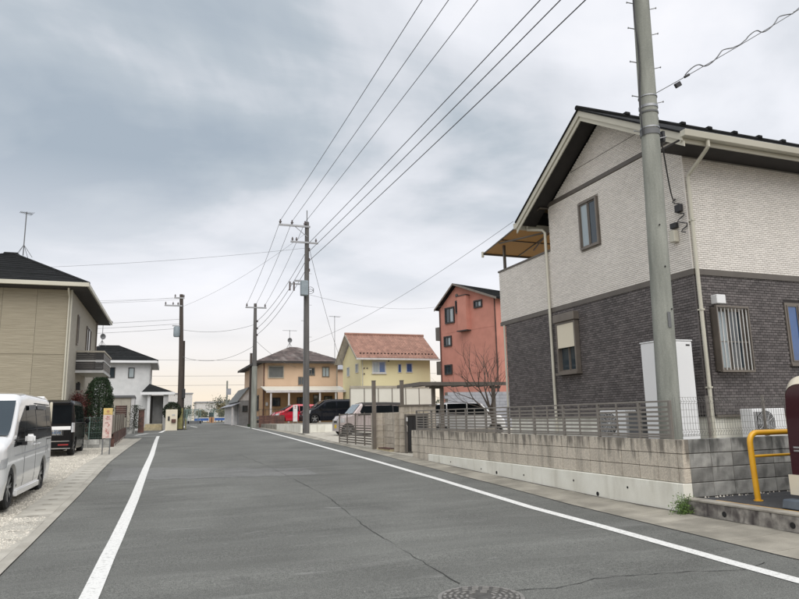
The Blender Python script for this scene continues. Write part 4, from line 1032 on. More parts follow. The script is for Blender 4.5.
# left low wall with board fence, mesh fence, banner
t = thing('board_fence', 'beige vertical board fence on a low dark red brick wall, left of the road', 'fence', (-1.36, 34, .6)); b = Wp(t)
def wl(y): return -1.42+.008*(y-28.7)
ys = 28.7; k = 0
while ys < 39.8:
    ye = ys+.39
    for r_ in range(3):
        z0_ = gz(34)-.1+.0+r_*.2 + (gz(ys)-gz(34))*.8
        me_k = 'footing' if (r_ == 0 and k % 3 == 1) else 'bricks_red'
        b('brick', MB().box(wl(ys), wl(ys)+.12, ys, ye-.01, z0_, z0_+.192), me_k)
    ys = ye; k += 1
for y_ in np.arange(28.7, 39.8, 1.85):
    b('post', MB().box(wl(y_)+.02, wl(y_)+.07, y_, y_+.05, gz(y_)+.4, gz(y_)+1.25), 'frame_taupe')
y_ = 28.76
while y_ < 39.7:
    z_ = gz(34)+.5+(gz(y_)-gz(34))*.8
    b('board', MB().box(wl(y_)+.0, wl(y_)+.018, y_, y_+.14, z_, z_+.72), 'slat_beige'); y_ += .155
zz0 = gz(34)+.5
t = thing('mesh_fence', 'dark green wire mesh fence on grey blocks beside the black van', 'fence', (-2.2, 28.5, .5)); b = Wp(t)
for r_ in range(2):
    for k in range(4): b('block', MB().box(-3.0+k*.4, -2.61+k*.4, 28.4, 28.52, .45+r_*.2, .642+r_*.2), 'block_grey')
for x in (-3.0, -2.2, -1.45): b('post', MB().tube([(x, 28.46, .85), (x, 28.46, 1.72)], .02, 6), 'fence_green')
mb = MB()
for k in range(32): x = -3.0+k*.05; mb.tube([(x, 28.46, .86), (x, 28.46, 1.7)], .0035, 4, False)
for z in (.9, 1.1, 1.3, 1.5, 1.68): mb.tube([(-3, 28.455, z), (-1.45, 28.455, z)], .004, 4, False)
b('wire_grid', mb, 'fence_green', kind='stuff')
t = thing('banner_sign', 'narrow banner on two posts, yellow above with red lettering on pale cloth below', 'sign', (-1.3, 24, .45), R(-6)); b = Lp(t)
for x in (-.13, .09): b('post', MB().tube([(x, 0, -.05), (x, 0, 1.45)], .018, 8), 'wire_grey', smooth=True)
b('banner', MB().box(-.15, .13, -.03, -.022, .52, 1.28), 'sign_w'); b('banner_header', MB().box(-.15, .13, -.03, -.022, 1.282, 1.50), 'sign_y')
lt = MB(); rs_ = random.Random(5)
def stroke(mb, x0_, z0_, x1_, z1_, w=.012, y=-.034):
    a_, b_ = Vector((x0_, 0, z0_)), Vector((x1_, 0, z1_)); d = (b_-a_); L_ = d.length; d.normalize(); n_ = Vector((-d.z, 0, d.x))
    mb.obox(((x0_+x1_)/2, y, (z0_+z1_)/2), d, (0, 1, 0), n_, L_, .003, w)
for row, zc in enumerate((1.17, .97, .77, .62)):      # illegible red characters, one under another
    for q_ in range(6 if row < 3 else 4):
        cx0, cz0, an_ = rs_.uniform(-.05, .05), rs_.uniform(-.06, .06), rs_.choice((0, .15, 1.5, 1.3, .8, -.7)); hl_ = rs_.uniform(.03, .055)
        stroke(lt, cx0-.01-hl_*math.cos(an_), zc+cz0-hl_*math.sin(an_), cx0-.01+hl_*math.cos(an_), zc+cz0+hl_*math.sin(an_), .014)
b('red_lettering', lt, 'sign_r', kind='stuff'); lt = MB()
lt.tube([(-.01, -.035, 1.39), (-.01, -.031, 1.39)], .045, 12); stroke(lt, -.1, 1.31, .08, 1.31, .015); b('header_mark', lt, 'orange')

# ================================================================== GATE, PIERS ON THE RIGHT
t = thing('sliding_gate', 'taupe sliding gate of horizontal slats with a grid above, open before the pale pink car', 'gate', (7.1, 23.5, .45)); b = Wp(t)
for k in range(7): b('slat', MB().box(7.08, 7.10, 21.35, 25.75, .54+k*.088, .596+k*.088), 'frame_taupe')
for z in (1.16, 1.58): b('rail', MB().box(7.075, 7.105, 21.35, 25.75, z, z+.035), 'frame_taupe')
for y_ in (21.33, 22.4, 23.5, 24.6, 25.72): b('upright', MB().box(7.07, 7.11, y_-.02, y_+.02, .50, 1.64), 'frame_taupe')
mb = MB()
for k in range(38): y_ = 21.45+k*.115; mb.box(7.085, 7.095, y_-.006, y_+.006, 1.19, 1.58)
b('gate_bar', mb, 'frame_taupe', kind='stuff')
b('gate_rail_base', MB().box(7.02, 7.16, 21.2, 25.9, .36, .47), 'conc')
t = thing('gate_posts', 'pair of tall taupe posts standing at the block entrance wall', 'posts', (7.3, 20.6, .4)); b = Wp(t)
b('post', MB().box(7.0, 7.11, 21.16, 21.27, .3, 2.68), 'frame_taupe'); b('post', MB().box(7.56, 7.66, 19.95, 20.05, .3, 2.62), 'frame_taupe')
b('post_cap', MB().box(6.99, 7.12, 21.15, 21.28, 2.68, 2.70), 'brown_trim'); b('post_cap', MB().box(7.55, 7.67, 19.94, 20.06, 2.62, 2.64), 'brown_trim')
t = thing('block_pier', 'brown block entrance wall with a brick step at its foot, beside the dark gate door', 'wall', (7.4, 20.5, .4)); b = Wp(t)
me_p = mesh_of('block', MB().box(0, .392, 0, .10, 0, .192), 'block_plain', bevel=.006); me_ph = mesh_of('block', MB().box(0, .192, 0, .10, 0, .192), 'block_plain', bevel=.006)
for r_ in range(6):
    z_ = .42+r_*.2
    piece('block', me_p, t, (7.0, 21.28, z_)); piece('block', me_ph if r_ % 2 else me_p, t, (7.4, 21.28, z_)); piece('block', me_ph, t, (7.6 if r_ % 2 else 7.8, 21.28, z_))
    piece('block', me_ph, t, (7.14, 19.45, z_-.02))
for r_ in range(7):
    for k in range(3): piece('block', me_p, t, (7.2+k*.4, 19.12, .40+r_*.2))
for r_ in range(6):
    for k in range(4): piece('block', me_p, t, (7.48, 19.55+k*.4, .42+r_*.2), math.pi/2)
b('wall_cap', MB().box(7.15, 8.45, 19.08, 19.26, 1.80, 1.84), 'frame_taupe')
for k in range(6): b('step_brick', MB().box(7.06, 7.3, 19.70+k*.22, 19.91+k*.22, .30, .47), 'tile_step', bevel=.008)
for k in range(5): b('step_brick', MB().box(7.04, 7.28, 19.72+k*.22, 19.92+k*.22, .472, .50), 'bricks_red')
t = thing('gate_door', 'dark grey metal gate door between the entrance wall and the low block wall', 'gate', (7.65, 18.9, .4)); b = Wp(t)
b('door_leaf', MB().box(7.34, 7.98, 18.88, 18.92, .42, 1.50), 'frame_dark', bevel=.006)
b('frame', MB().box(7.28, 7.335, 18.85, 18.95, .35, 1.54).box(7.985, 8.03, 18.85, 18.95, .35, 1.54).box(7.335, 7.985, 18.85, 18.95, 1.502, 1.54), 'brown_trim')
for k in range(4): b('door_panel', MB().box(7.38+k*.148, 7.50+k*.148, 18.868, 18.878, .5, 1.42), 'plastic')
b('intercom', MB().box(7.29, 7.33, 18.80, 18.848, 1.33, 1.45), 'pale_wall', bevel=.004)
b('handle', MB().tube([(7.30, 18.845, 1.0), (7.30, 18.79, 1.03), (7.30, 18.79, 1.2), (7.30, 18.845, 1.23)], .012, 6), 'chrome')

# yards behind: gravel yard, raised lot
structure(sheet('yard', lambda y: XW(y)+.005, 34, 17.62, 37.0, 0.035, 'gravel_bed', step=1.0, nx=3))
mb = MB(); mb.box(8.05, 40, 37.05, 57.5, .3, 1.10); structure(build('raised_lot', mb, 'gut_r'))
t = thing('retaining_wall', 'low pale retaining wall along the raised parking, behind the tall middle pole', 'wall', (8.0, 40, .6)); b = Wp(t)
for k in range(18): b('block', MB().box(7.93, 8.045, 36.92+k*.42, 37.33+k*.42, gz(40)-.2, 1.115), 'footing')
for k in range(16): b('block', MB().box(8.05+k*.42, 8.46+k*.42, 36.92, 37.04, .4, 1.115), 'footing')

# ================================================================== CARPORT AND SCREEN
t = thing('carport', 'flat-roofed taupe carport behind the louvre fence', 'carport', (12, 25.5, .45)); b = Wp(t)
b('roof_panel', MB().box(9.95, 13.75, 24.0, 26.6, 2.76, 2.80), 'frame_taupe'); b('fascia', MB().box(9.85, 13.8, 23.93, 24.0, 2.66, 2.80).box(9.9, 9.95, 24.0, 26.6, 2.66, 2.80), 'brown_trim')
for k in range(7): b('purlin', MB().box(9.96+k*.62, 10.01+k*.62, 24.0, 26.55, 2.70, 2.755), 'brown_trim')
for x in (10.65, 11.02, 13.4, ): b('post', MB().box(x, x+.13, 24.5, 24.63, .4, 2.70), 'frame_taupe')
for x in (10.65, 13.4): b('bracket', MB().box(x-.1, x+.35, 24.45, 24.6, 2.56, 2.66), 'brown_trim')
t = thing('screen_fence', 'row of tall pale screen panels in a taupe frame before the yellow house', 'screen', (16, 44, 1.1)); b = Wp(t)
XA, XB, np_ = 12.9, 19.1, 6; dx = (XB-XA)/np_
b('top_rail', MB().box(XA, XB, 43.95, 44.05, 3.45, 3.62), 'slat_beige'); b('bottom_rail', MB().box(XA, XB, 43.95, 44.05, 2.10, 2.2), 'frame_taupe')
for k in range(np_):
    b('panel', MB().box(XA+k*dx+.03, XA+(k+1)*dx-.03, 43.99, 44.01, 2.205, 3.445), 'screen')
for k in range(np_+1): b('post', MB().box(XA+k*dx-.028, XA+k*dx+.028, 43.97, 44.03, 1.1, 3.448), 'frame_taupe')
t = thing('block_wall', 'pale grey block wall under the pink house, behind the bare tree', 'wall', (18, 36, .6)); b = Wp(t)
mb = MB()
for r_ in range(11):
    for k in range(13):
        x = 16.6+k*.41-(.2 if r_ % 2 else 0); mb.box(x, x+.4, 35.9, 36.02, .65+r_*.2, .84+r_*.2)
b('block', mb, 'far_grey', kind='stuff'); b('wall_core', MB().box(16.45, 21.7, 35.93, 35.99, .5, 2.83), 'mortar')

# ================================================================== YELLOW HOUSE
yh = thing('yellow_house', 'pale yellow house with a red-brown tiled gable roof', 'house', (15.75, 50.5, 1.1)); b = Wp(yh)
YE = 6.28
b('wall', MB().box(15.75, 21.8, 50.5, 55.9, 1.0, YE), 'yellow')
b('gable_wall', MB().prism([(50.5, YE), (53.2, 8.0), (55.9, YE)], 6.05, 'x', 15.75), 'yellow')
RZ2 = 8.40; sl2 = (RZ2-6.17)/(53.2-49.9)
for sgn in (-1, 1):
    xa, xb = 15.2, 22.35; n = 14
    mb = MB(); V = []; F = []
    for r_ in range(n):
        t0, t1 = r_/n, (r_+1)/n
        y0_, y1_ = 53.2+sgn*3.3*(1-t0), 53.2+sgn*3.3*(1-t1); z0_, z1_ = RZ2-sl2*3.3*(1-t0), RZ2-sl2*3.3*(1-t1)
        m_ = 30; tw = (xb-xa)/m_
        for k in range(m_):
            x0_ = xa+k*tw; x1_ = x0_+tw; o_ = len(V); xm = (x0_+x1_)/2; h_ = .055
            V += [(x0_, y0_, z0_+.02), (xm, y0_, z0_+.02+h_), (x1_, y0_, z0_+.02), (x1_, y1_, z1_), (xm, y1_, z1_+h_-.01), (x0_, y1_, z1_), (x0_, y0_, z0_-.03), (x1_, y0_, z0_-.03)]
            F += [(o_, o_+1, o_+4, o_+5), (o_+1, o_+2, o_+3, o_+4), (o_+6, o_+7, o_+2, o_+1, o_)]
    mb.v = V; mb.f = F; b('roof_tile', mb, 'roof_red', kind='stuff', fix=False)
b('roof_deck', MB().slab([(15.2, 49.9, 6.13), (22.35, 49.9, 6.13), (22.35, 53.2, RZ2-.04), (15.2, 53.2, RZ2-.04)], .06).slab([(15.2, 53.2, RZ2-.04), (22.35, 53.2, RZ2-.04), (22.35, 56.5, 6.13), (15.2, 56.5, 6.13)], .06), 'far_white')
b('ridge_tile', MB().tube([(15.15, 53.2, RZ2+.06), (22.4, 53.2, RZ2+.06)], .11, 8), 'roof_red')
b('rake_board', MB().prism([(49.88, 6.16), (53.2, RZ2+.03), (53.2, RZ2-.14), (49.88, 5.99)], .05, 'x', 15.14).prism([(53.2, RZ2+.03), (56.52, 6.16), (56.52, 5.99), (53.2, RZ2-.14)], .05, 'x', 15.14), 'slat_beige')
b('eave_gutter', MB().box(15.15, 22.4, 49.76, 49.89, 5.98, 6.12), 'far_white')
mb = MB()
for k in range(22): x = 15.6+k*.3; mb.box(x, x+.12, 50.35, 50.42, 6.50, 6.60)
b('snow_guard', mb, 'roof_dark', kind='stuff')
win(yh, (16.67, 50.5, 4.93), ux, nY, 1.2, 1.02, 'frame_white', 'glass_curtain', .08, .06, 2, split_glass=['glass_curtain', 'glass_blue'], sill=True)
win(yh, (18.9, 50.5, 5.0), ux, nY, .32, .72, 'frame_white', 'glass_blue', .05, .06)
win(yh, (19.62, 50.5, 5.0), ux, nY, .58, .80, 'frame_white', 'glass_blue', .07, .06)
win(yh, (15.75, 53.7, 4.9), uy, nX, .8, .8, 'frame_white', 'glass_curtain', .06, .06)
win(yh, (15.75, 51.2, 5.05), uy, nX, .75, .75, 'frame_white', 'glass_curtain', .06, .06)
for (x, z) in ((16.0, 5.35), (16.25, 5.35), (16.0, 4.9), (18.1, 5.95)): b('vent_cap', MB().tube([(x, 50.5, z), (x, 50.42, z)], .06, 8), 'brown_trim')
b('downspout', MB().tube([(15.85, 50.42, 6.0), (15.85, 50.42, 1.1)], .04, 8), 'cream')
antenna('antenna', 'tall thin antenna mast standing between the tan house and the yellow house', (15.2, 56.6, 6.2), 4.3, dish=False, yag=1.0, rot=.1)

# ================================================================== TAN HOUSE
th = thing('tan_house', 'tan stucco house with a weathered brown hip roof', 'house', (9.08, 58, .9)); b = Wp(th)
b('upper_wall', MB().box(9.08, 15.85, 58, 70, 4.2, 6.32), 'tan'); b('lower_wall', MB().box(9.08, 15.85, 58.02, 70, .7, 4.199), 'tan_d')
b('soffit', MB().box(8.45, 16.4, 57.4, 70.5, 6.32, 6.38), 'soffit')
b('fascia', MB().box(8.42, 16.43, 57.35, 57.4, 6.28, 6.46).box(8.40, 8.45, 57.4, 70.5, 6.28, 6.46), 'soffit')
b('roof', hip([(8.4, 57.35, 6.46), (16.45, 57.35, 6.46), (16.45, 70.5, 6.46), (8.4, 70.5, 6.46)], (12.9, 61.9, 8.2), (12.2, 61.9, 8.2)), 'roof_brown', fix=False)
win(th, (9.52, 58, 4.99), ux, nY, 1.4, 1.1, 'slat_beige', 'shutter_grey', .08, .08)
win(th, (12.2, 58, 4.4), ux, nY, .6, .72, 'frame_taupe', 'glass', .05, .06, 2)
win(th, (13.1, 58, 5.22), ux, nY, .62, .74, 'frame_taupe', 'glass', .05, .06, 2)
win(th, (14.38, 58, 5.10), ux, nY, .68, .92, 'frame_taupe', 'glass_curtain', .05, .06, 2)
win(th, (9.92, 58.02, 2.55), ux, nY, .72, .75, 'frame_dark', 'glass', .05, .06, 2)
win(th, (12.12, 58.02, 2.6), ux, nY, .62, .7, 'frame_dark', 'glass', .05, .06, 2)
win(th, (13.6, 58.02, 2.0), ux, nY, .48, 1.5, 'frame_dark', 'glass', .05, .06)
win(th, (14.57, 58.02, 2.7), ux, nY, .75, .7, 'frame_dark', 'glass', .05, .06, 2)
win(th, (9.08, 62, 4.9), uy, nX, 1.6, 1.2, 'frame_taupe', 'glass_curtain', .06, .06, 2)
win(th, (9.08, 60, 2.2), uy, nX, 1.6, 1.4, 'frame_dark', 'glass', .06, .06, 2)
b('downspout', MB().tube([(9.16, 57.9, 6.35), (9.16, 57.9, .8)], .05, 8), 'bricks_red')
b('downspout', MB().tube([(15.75, 57.9, 6.35), (15.75, 57.9, .8)], .05, 8), 'slat_beige')
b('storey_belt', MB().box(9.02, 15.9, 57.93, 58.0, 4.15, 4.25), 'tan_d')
b('meter', MB().box(9.35, 9.55, 57.9, 58.02, 2.6, 2.9), 'pale_wall')
t = thing('lean_to_canopy', 'long white framed lean-to canopy along the tan house', 'canopy', (12, 56, 1)); b = Wp(t)
b('canopy_sheet', MB().slab([(8.9, 55.0, 3.78), (16.0, 55.0, 3.78), (16.0, 57.9, 4.28), (8.9, 57.9, 4.28)], .015), 'screen')
for k in range(13): x = 8.9+k*.59; b('rafter', MB().add([(x, 55, 3.70), (x+.06, 55, 3.70), (x+.06, 57.9, 4.2), (x, 57.9, 4.2), (x, 55, 3.76), (x+.06, 55, 3.76), (x+.06, 57.9, 4.26), (x, 57.9, 4.26)], [(0, 3, 2, 1), (4, 5, 6, 7), (0, 1, 5, 4), (1, 2, 6, 5), (2, 3, 7, 6), (3, 0, 4, 7)]), 'far_white')
b('beam', MB().box(8.9, 16.0, 54.93, 55.0, 3.62, 3.80), 'far_white')
for x in (9.25, 10.75, 12.1, 13.4, 14.8): b('post', MB().box(x, x+.13, 55.0, 55.12, .9, 3.62), 'far_white')
antenna('antenna', 'antenna with a small dish above the roof of the tan house', (12.0, 61, 8.0), 1.7, yag=1.3, rot=0.0)
t = thing('block_wall', 'low dark brown block wall with a thin rail in front of the tan house', 'wall', (8.8, 53, .8)); b = Wp(t)
mb = MB()
for r_ in range(5):
    for k in range(5): mb.box(7.9+k*.4, 8.29+k*.4, 52.0, 52.12, .75+r_*.2, .94+r_*.2)
b('block', mb, 'bricks_red', kind='stuff')
for k in range(9): b('rail_post', MB().box(7.9+k*.25, 7.92+k*.25, 52.04, 52.06, 1.74, 2.2), 'frame_dark')
b('handrail', MB().box(7.88, 9.95, 52.03, 52.07, 2.2, 2.23), 'frame_dark')

# small grey house and house between
t = thing('grey_house', 'small grey gabled house with a low lean-to roof at the far right kerb', 'house', (8.3, 66, .9)); b = Wp(t)
b('wall', MB().box(8.05, 10.2, 66, 74, .7, 3.3), 'grey_wall'); b('gable_wall', MB().prism([(8.05, 3.3), (10.2, 3.3), (8.95, 4.5)], 8, 'y', 66), 'far_white')
b('roof', MB().slab([(7.85, 65.8, 3.18), (8.95, 65.8, 4.6), (8.95, 74.2, 4.6), (7.85, 74.2, 3.18)], .06).slab([(8.95, 65.8, 4.6), (10.4, 65.8, 3.2), (10.4, 74.2, 3.2), (8.95, 74.2, 4.6)], .06), 'shutter_grey')
b('lean_to_roof', MB().slab([(7.2, 65.0, 2.75), (8.05, 65.0, 3.1), (8.05, 76, 3.1), (7.2, 76, 2.75)], .06), 'far_grey'); b('lean_to_post', MB().box(7.3, 7.42, 65.2, 65.3, .8, 2.75), 'far_white'); b('lean_to_wall', MB().box(7.75, 8.04, 67, 76, .8, 2.9), 'far_white')
win(t, (8.4, 66, 2.2), ux, nY, .5, .6, 'frame_dark', 'glass', .05, .06)
t = thing('rubbish_pile', 'dark clutter of pots and crates stacked by the far pole', 'clutter', (7.7, 53.5, .85)); b = Wp(t)
for i in range(16):
    x = 7.45+random.random()*.9; y_ = 54+random.random()*2; s = random.uniform(.15, .35); b('crate', MB().box(x, x+s, y_, y_+s, .85+(i % 3)*.3, 1.1+(i % 3)*.3), random.choice(['plastic', 'dark', 'wire_grey', 'hedge']))
t = thing('far_house', 'plain pale mauve house peeping between the tan house and the yellow house', 'house', (18, 72, 1)); b = Wp(t)
b('wall', MB().box(17.6, 24, 70, 78, 1, 6.7), 'tan'); b('roof', MB().slab([(17.2, 69.6, 6.7), (24.4, 69.6, 6.7), (24.4, 74, 8.0), (17.2, 74, 8.0)], .1), 'far_grey')
win(t, (17.95, 70, 4.6), ux, nY, .6, .9, 'frame_dark', 'glass', .05, .06)

# ================================================================== PINK HOUSE
pa = math.atan2(1.8, 5.2)     # the road face runs back-left
ph = thing('pink_house', 'tall terracotta pink three-storey house with a dark gable roof', 'house', (22.1, 39.5, .9), pa); b = Lp(ph)
PH = 9.45-.9; PK = 11.05-.9-.12; DP = 5.55; UK = 3.75
b('wall', MB().box(0, 9, 0, DP, 0, PH), 'pink')
b('gable_wall', MB().prism([(0, PH), (UK, PK), (DP, PH)], 9, 'x', 0), 'pink')
def prz(u): return PK-(PK-PH)*(UK-u)/UK if u < UK else PK-(PK-PH)*(u-UK)/(DP-UK)
na, nb_ = -.45, DP+.28
b('roof', MB().slab([(-.35, na, prz(na)+.16), (9.3, na, prz(na)+.16), (9.3, UK, PK+.16), (-.35, UK, PK+.16)], .10).slab([(-.35, UK, PK+.16), (9.3, UK, PK+.16), (9.3, nb_, prz(nb_)+.16), (-.35, nb_, prz(nb_)+.16)], .10), 'roof_dark')
rr_ = MB()
for k in range(14):
    u_ = na+(UK-na)*k/14; rr_.box(-.34, 9.28, u_, u_+.03, prz(u_)+.155, prz(u_)+.185)
b('roof_course', rr_, 'roof_dark', kind='stuff')
b('rake_board', MB().prism([(na, prz(na)+.17), (UK, PK+.17), (UK, PK+.02), (na, prz(na)+.02)], .04, 'x', -.40).prism([(UK, PK+.17), (nb_, prz(nb_)+.17), (nb_, prz(nb_)+.02), (UK, PK+.02)], .04, 'x', -.40), 'frame_taupe')
Mb = ph.matrix_basis; du = (Mb.to_3x3() @ Vector((0, 1, 0))); dn = (Mb.to_3x3() @ Vector((-1, 0, 0)))
def pw(u0, z0_, w, h, **k): return win(ph, Mb @ Vector((0, u0, z0_-.9)), du, dn, w, h, 'frame_dark', 'glass', .09, .10, **k)
pw(4.00, 8.20, .98, 1.22, sash=2, split_glass=['glass_curtain', 'glass'])
pw(4.38, 6.50, .80, .78, sash=2, split_glass=['glass_curtain', 'glass']); pw(4.42, 4.42, .78, .74, sash=2)
pw(1.18, 8.98, .80, .56, sash=2, split_glass=['glass_curtain', 'glass'])
b('bay_shaft', MB().box(-.42, -.0, 2.42, 3.30, 7.5-.9, 10.0-.9), 'pink'); b('bay_sill', MB().box(-.46, 0, 2.38, 3.4, 7.42-.9, 7.495-.9), 'frame_dark'); b('bay_cap', MB().box(-.46, 0, 2.38, 3.36, 10.0-.9, 10.06-.9), 'frame_dark')
pw(3.42, 8.85, .42, .95)
b('vent', MB().tube([(0, UK-.05, 9.3), (-.06, UK-.05, 9.3)], .13, 12), 'brown_trim')
b('downspout', MB().tube([(-.05, .0, PH), (-.05, .0, 0)], .05, 8), 'bricks_red'); b('downspout', MB().tube([(-.05, DP+.02, PH), (-.05, DP+.02, 0)], .05, 8), 'bricks_red')
for z in (6.6, 3.5): b('storey_belt', MB().box(-.012, 0, 0, DP, z, z+.05), 'pink')
for z in (3.6, 6.2): b('balcony', MB().box(.2, 1.4, DP+.02, DP+.8, z, z+.06).box(.2, .24, DP+.02, DP+.8, z+.06, z+1.0).box(.2, 1.4, DP+.76, DP+.8, z+.06, z+1.0), 'brown_trim')

# ================================================================== OTHER UTILITY POLES
def insul(mb_parent, x, y, z, s=1.0):
    mb = MB(); mb.tube([(x, y, z), (x, y, z+.06*s), (x, y, z+.07*s), (x, y, z+.11*s), (x, y, z+.12*s), (x, y, z+.2*s)], [.03*s, .03*s, .06*s, .06*s, .035*s, .03*s], 8)
    return build('insulator', mb, 'porcelain', mb_parent, smooth=True)
mp_ = thing('utility_pole', 'tall dark utility pole with crossarms and a grey switch box, behind the pale retaining wall', 'utility pole', (7.92, 35.5, .62))
build('shaft', MB().tube([(0, 0, -.1), (0, 0, 6), (0, 0, 11.9)], [.185, .15, .115], 18), 'pole_dark', mp_, smooth=True)
build('top_spike', MB().tube([(0, 0, 11.9), (0, 0, 12.6)], .025, 6), 'wire_grey', mp_)
build('crossarm', MB().box(-1.62, .16, -.16, -.07, 11.55, 11.65), 'steel', mp_); build('crossarm', MB().box(-.95, .62, -.16, -.07, 10.62, 10.71), 'steel', mp_)
build('brace', MB().tube([(-.7, -.12, 11.55), (0, -.12, 11.0)], .02, 5), 'steel', mp_)
for x in (-1.54, -.88, -.14): insul(mp_, x, -.11, 11.65, 1.3)
for x in (-.85, -.62, .5): insul(mp_, x, -.11, 10.71, 1.1)
build('switch_box', MB().box(-.42, -.02, -.55, -.2, 7.55, 8.38), 'trafo', mp_, bevel=.03); build('box_bracket', MB().box(-.7, .0, -.2, -.1, 8.38, 8.46), 'steel', mp_)
build('switch_arm', MB().box(-1.0, -.42, -.18, -.12, 8.2, 8.27), 'steel', mp_)
for x in (-.98, -.75): build('fuse', MB().tube([(x, -.15, 7.85), (x, -.15, 8.35)], .05, 8), 'porcelain', mp_)
build('cable_coil', MB().tube([(.22+.16*math.cos(a*.5), -.1, 7.8+.16*math.sin(a*.5)+.01*a) for a in range(26)], .012, 5), 'wire', mp_)
for z in (9.0, 9.6, 10.2): build('rack_insulator', MB().tube([(.12, -.1, z), (.12, -.1, z+.16)], .045, 8), 'porcelain', mp_)
for k in range(8):
    z = 2.6+k*.9; s = 1 if k % 2 else -1; build('step_bolt', MB().tube([(s*.13, 0, z), (s*.3, 0, z)], .012, 5), 'steel', mp_)
build('base_plate', MB().box(-.19, .19, -.2, .2, -.1, .02), 'conc', mp_)
build('riser_cable', MB().tube([(-.17, -.08, .3), (-.15, -.08, 7.6)], .03, 6), 'wire_grey', mp_)

rp = thing('utility_pole', 'pale concrete utility pole with one short crossarm in front of the tan house corner', 'utility pole', (7.2, 50, .8))
build('shaft', MB().tube([(0, 0, -.1), (0, 0, 4.6)], [.23, .20], 16), 'pole', rp, smooth=True)
build('upper_shaft', MB().tube([(0, 0, 4.6), (-.03, 0, 9.4)], [.165, .11], 14), 'pole_dark', rp, smooth=True)
build('crossarm', MB().box(-.78, .80, -.14, -.06, 9.02, 9.12), 'steel', rp)
for x in (-.68, .0, .70): insul(rp, x, -.1, 9.12, 1.3)
for z in (6.9, 7.4, 7.95): build('rack_insulator', MB().tube([(.14, -.1, z), (.14, -.1, z+.15)], .05, 8), 'porcelain', rp)
lp = thing('utility_pole', 'tall dark brown utility pole with a blue-grey transformer at the left road corner', 'utility pole', (2.0, 51.3, .8))
build('shaft', MB().tube([(.05, 0, -.1), (-.02, 0, 5), (-.18, 0, 10.1)], [.20, .17, .13], 16), 'pole_brown', lp, smooth=True)
build('prop_shaft', MB().tube([(.22, .4, -.1), (.12, .3, 6.6)], [.14, .11], 12), 'pole_brown', lp, smooth=True)
build('crossarm', MB().box(-1.35, -.1, -.16, -.08, 9.15, 9.25), 'steel', lp); build('crossarm', MB().box(-.7, .05, -.16, -.08, 9.75, 9.85), 'steel', lp)
for x in (-1.28, -.75, -.4): insul(lp, x, -.12, 9.25, 1.1)
for x in (-.62, .0): insul(lp, x, -.12, 9.85, 1.1)
build('transformer', MB().tube([(-.42, -.1, 6.85), (-.42, -.1, 6.95), (-.42, -.1, 7.55), (-.42, -.1, 7.62)], [.2, .23, .23, .18], 16), 'trafo', lp, smooth=True)
build('transformer_bracket', MB().box(-.75, .0, -.1, -.04, 7.65, 7.72), 'steel', lp)
build('marker_sleeve', MB().tube([(.048, 0, .1), (.03, 0, 1.6)], [.215, .205], 16), 'pole_yellow', lp, smooth=True)
build('cable_box', MB().box(.12, .35, -.2, .0, 2.3, 3.0), 'wire', lp, bevel=.03)
dp = thing('utility_pole', 'slim dark pole rising behind the pale pole by the tan house', 'utility pole', (8.6, 62, .9))
build('shaft', MB().tube([(0, 0, 0), (0, 0, 6.6)], [.16, .12], 10), 'pole_brown', dp, smooth=True); build('cap', MB().tube([(0, 0, 6.6), (0, 0, 6.66)], .13, 10), 'wire', dp)
yp2 = thing('marker_post', 'short yellow marker post at the foot of the dark brown pole', 'post', (2.45, 51.1, .8))
build('tube', MB().tube([(0, 0, 0), (0, 0, .8)], .04, 8), 'pole_yellow', yp2); build('base', MB().tube([(0, 0, -.01), (0, 0, .05)], .12, 10), 'plastic', yp2)
t = thing('far_pole', 'pale slim pole beside the far barrier, left of the small grey house', 'utility pole', (9.2, 88, 1.05))
build('shaft', MB().tube([(0, 0, 0), (0, 0, 5.4)], .11, 8), 'pole', t); build('sign_plate', MB().box(-.1, .5, -.1, -.05, 3.6, 4.4), 'far_grey', t)

# ---- overhead wires
def wire(A, B, sag, r=.014, n=28, mat='wire'):
    A, B = Vector(A), Vector(B)
    return MB().tube([sagp(A, B, t/n, sag) for t in range(n+1)], r, 5, False)
wl_n = 0
def wthing(name, A, B, sag, label, r=.014, mat='wire', group=None):
    t = thing(name, label, 'wire', tuple(A), 0, group); build('wire', wire(A, B, sag, r), mat, t, world=True); return t
zt = 12.47
names = ['leftmost', 'middle', 'rightmost']
for i, x in enumerate((6.38, 7.04, 7.78)):
    wthing('power_line', (x, 35.4, zt), (x-.2, -4, 12.55), .18, names[i]+' of the three thin high wires running overhead from the tall dark pole top', .011, group='overhead wires')
    wthing('power_line', (x, 35.4, zt), ((6.52, 7.2, 7.9)[i], 49.9, 10.12), .25, names[i]+' of the three high wires between the tall dark pole and the pale pole', .011, group='overhead wires')
for i, z in enumerate((11.3, 10.8, 10.25)):
    wthing('power_line', (8.04, 35.4, z), (8.25, -4, z-.15), .15, ['upper', 'middle', 'lower'][i]+' of the three thick wires running overhead to the right of the tall dark pole', .0135, group='overhead wires')
    wthing('power_line', (8.0, 35.4, z-.25), (7.33, 49.9, (8.85, 8.3, 7.8)[i]), .45, ['upper', 'middle', 'lower'][i]+' of the three thick wires sagging between the tall dark pole and the pale pole', .0135, group='overhead wires')
A = (9.1, 15.0, 6.7)
wthing('service_wire', (9.2, 15.2, 6.75), (8.0, 35.4, 5.6), .35, 'thin service wire from the awning corner of the brick house to the tall dark pole', .006, 'wire_grey', 'overhead wires')
wthing('service_wire', (20.5, 44.0, 9.6), (8.0, 35.4, 8.3), .5, 'thin service wire from the pink house eave to the tall dark pole', .007, 'wire_grey', 'overhead wires')
wthing('service_wire', (8.05, 35.4, 10.9), (15.75, 55.9, 6.0), .5, 'steep thin wire from the tall dark pole down to the yellow house gable', .012, 'wire_grey', 'overhead wires')
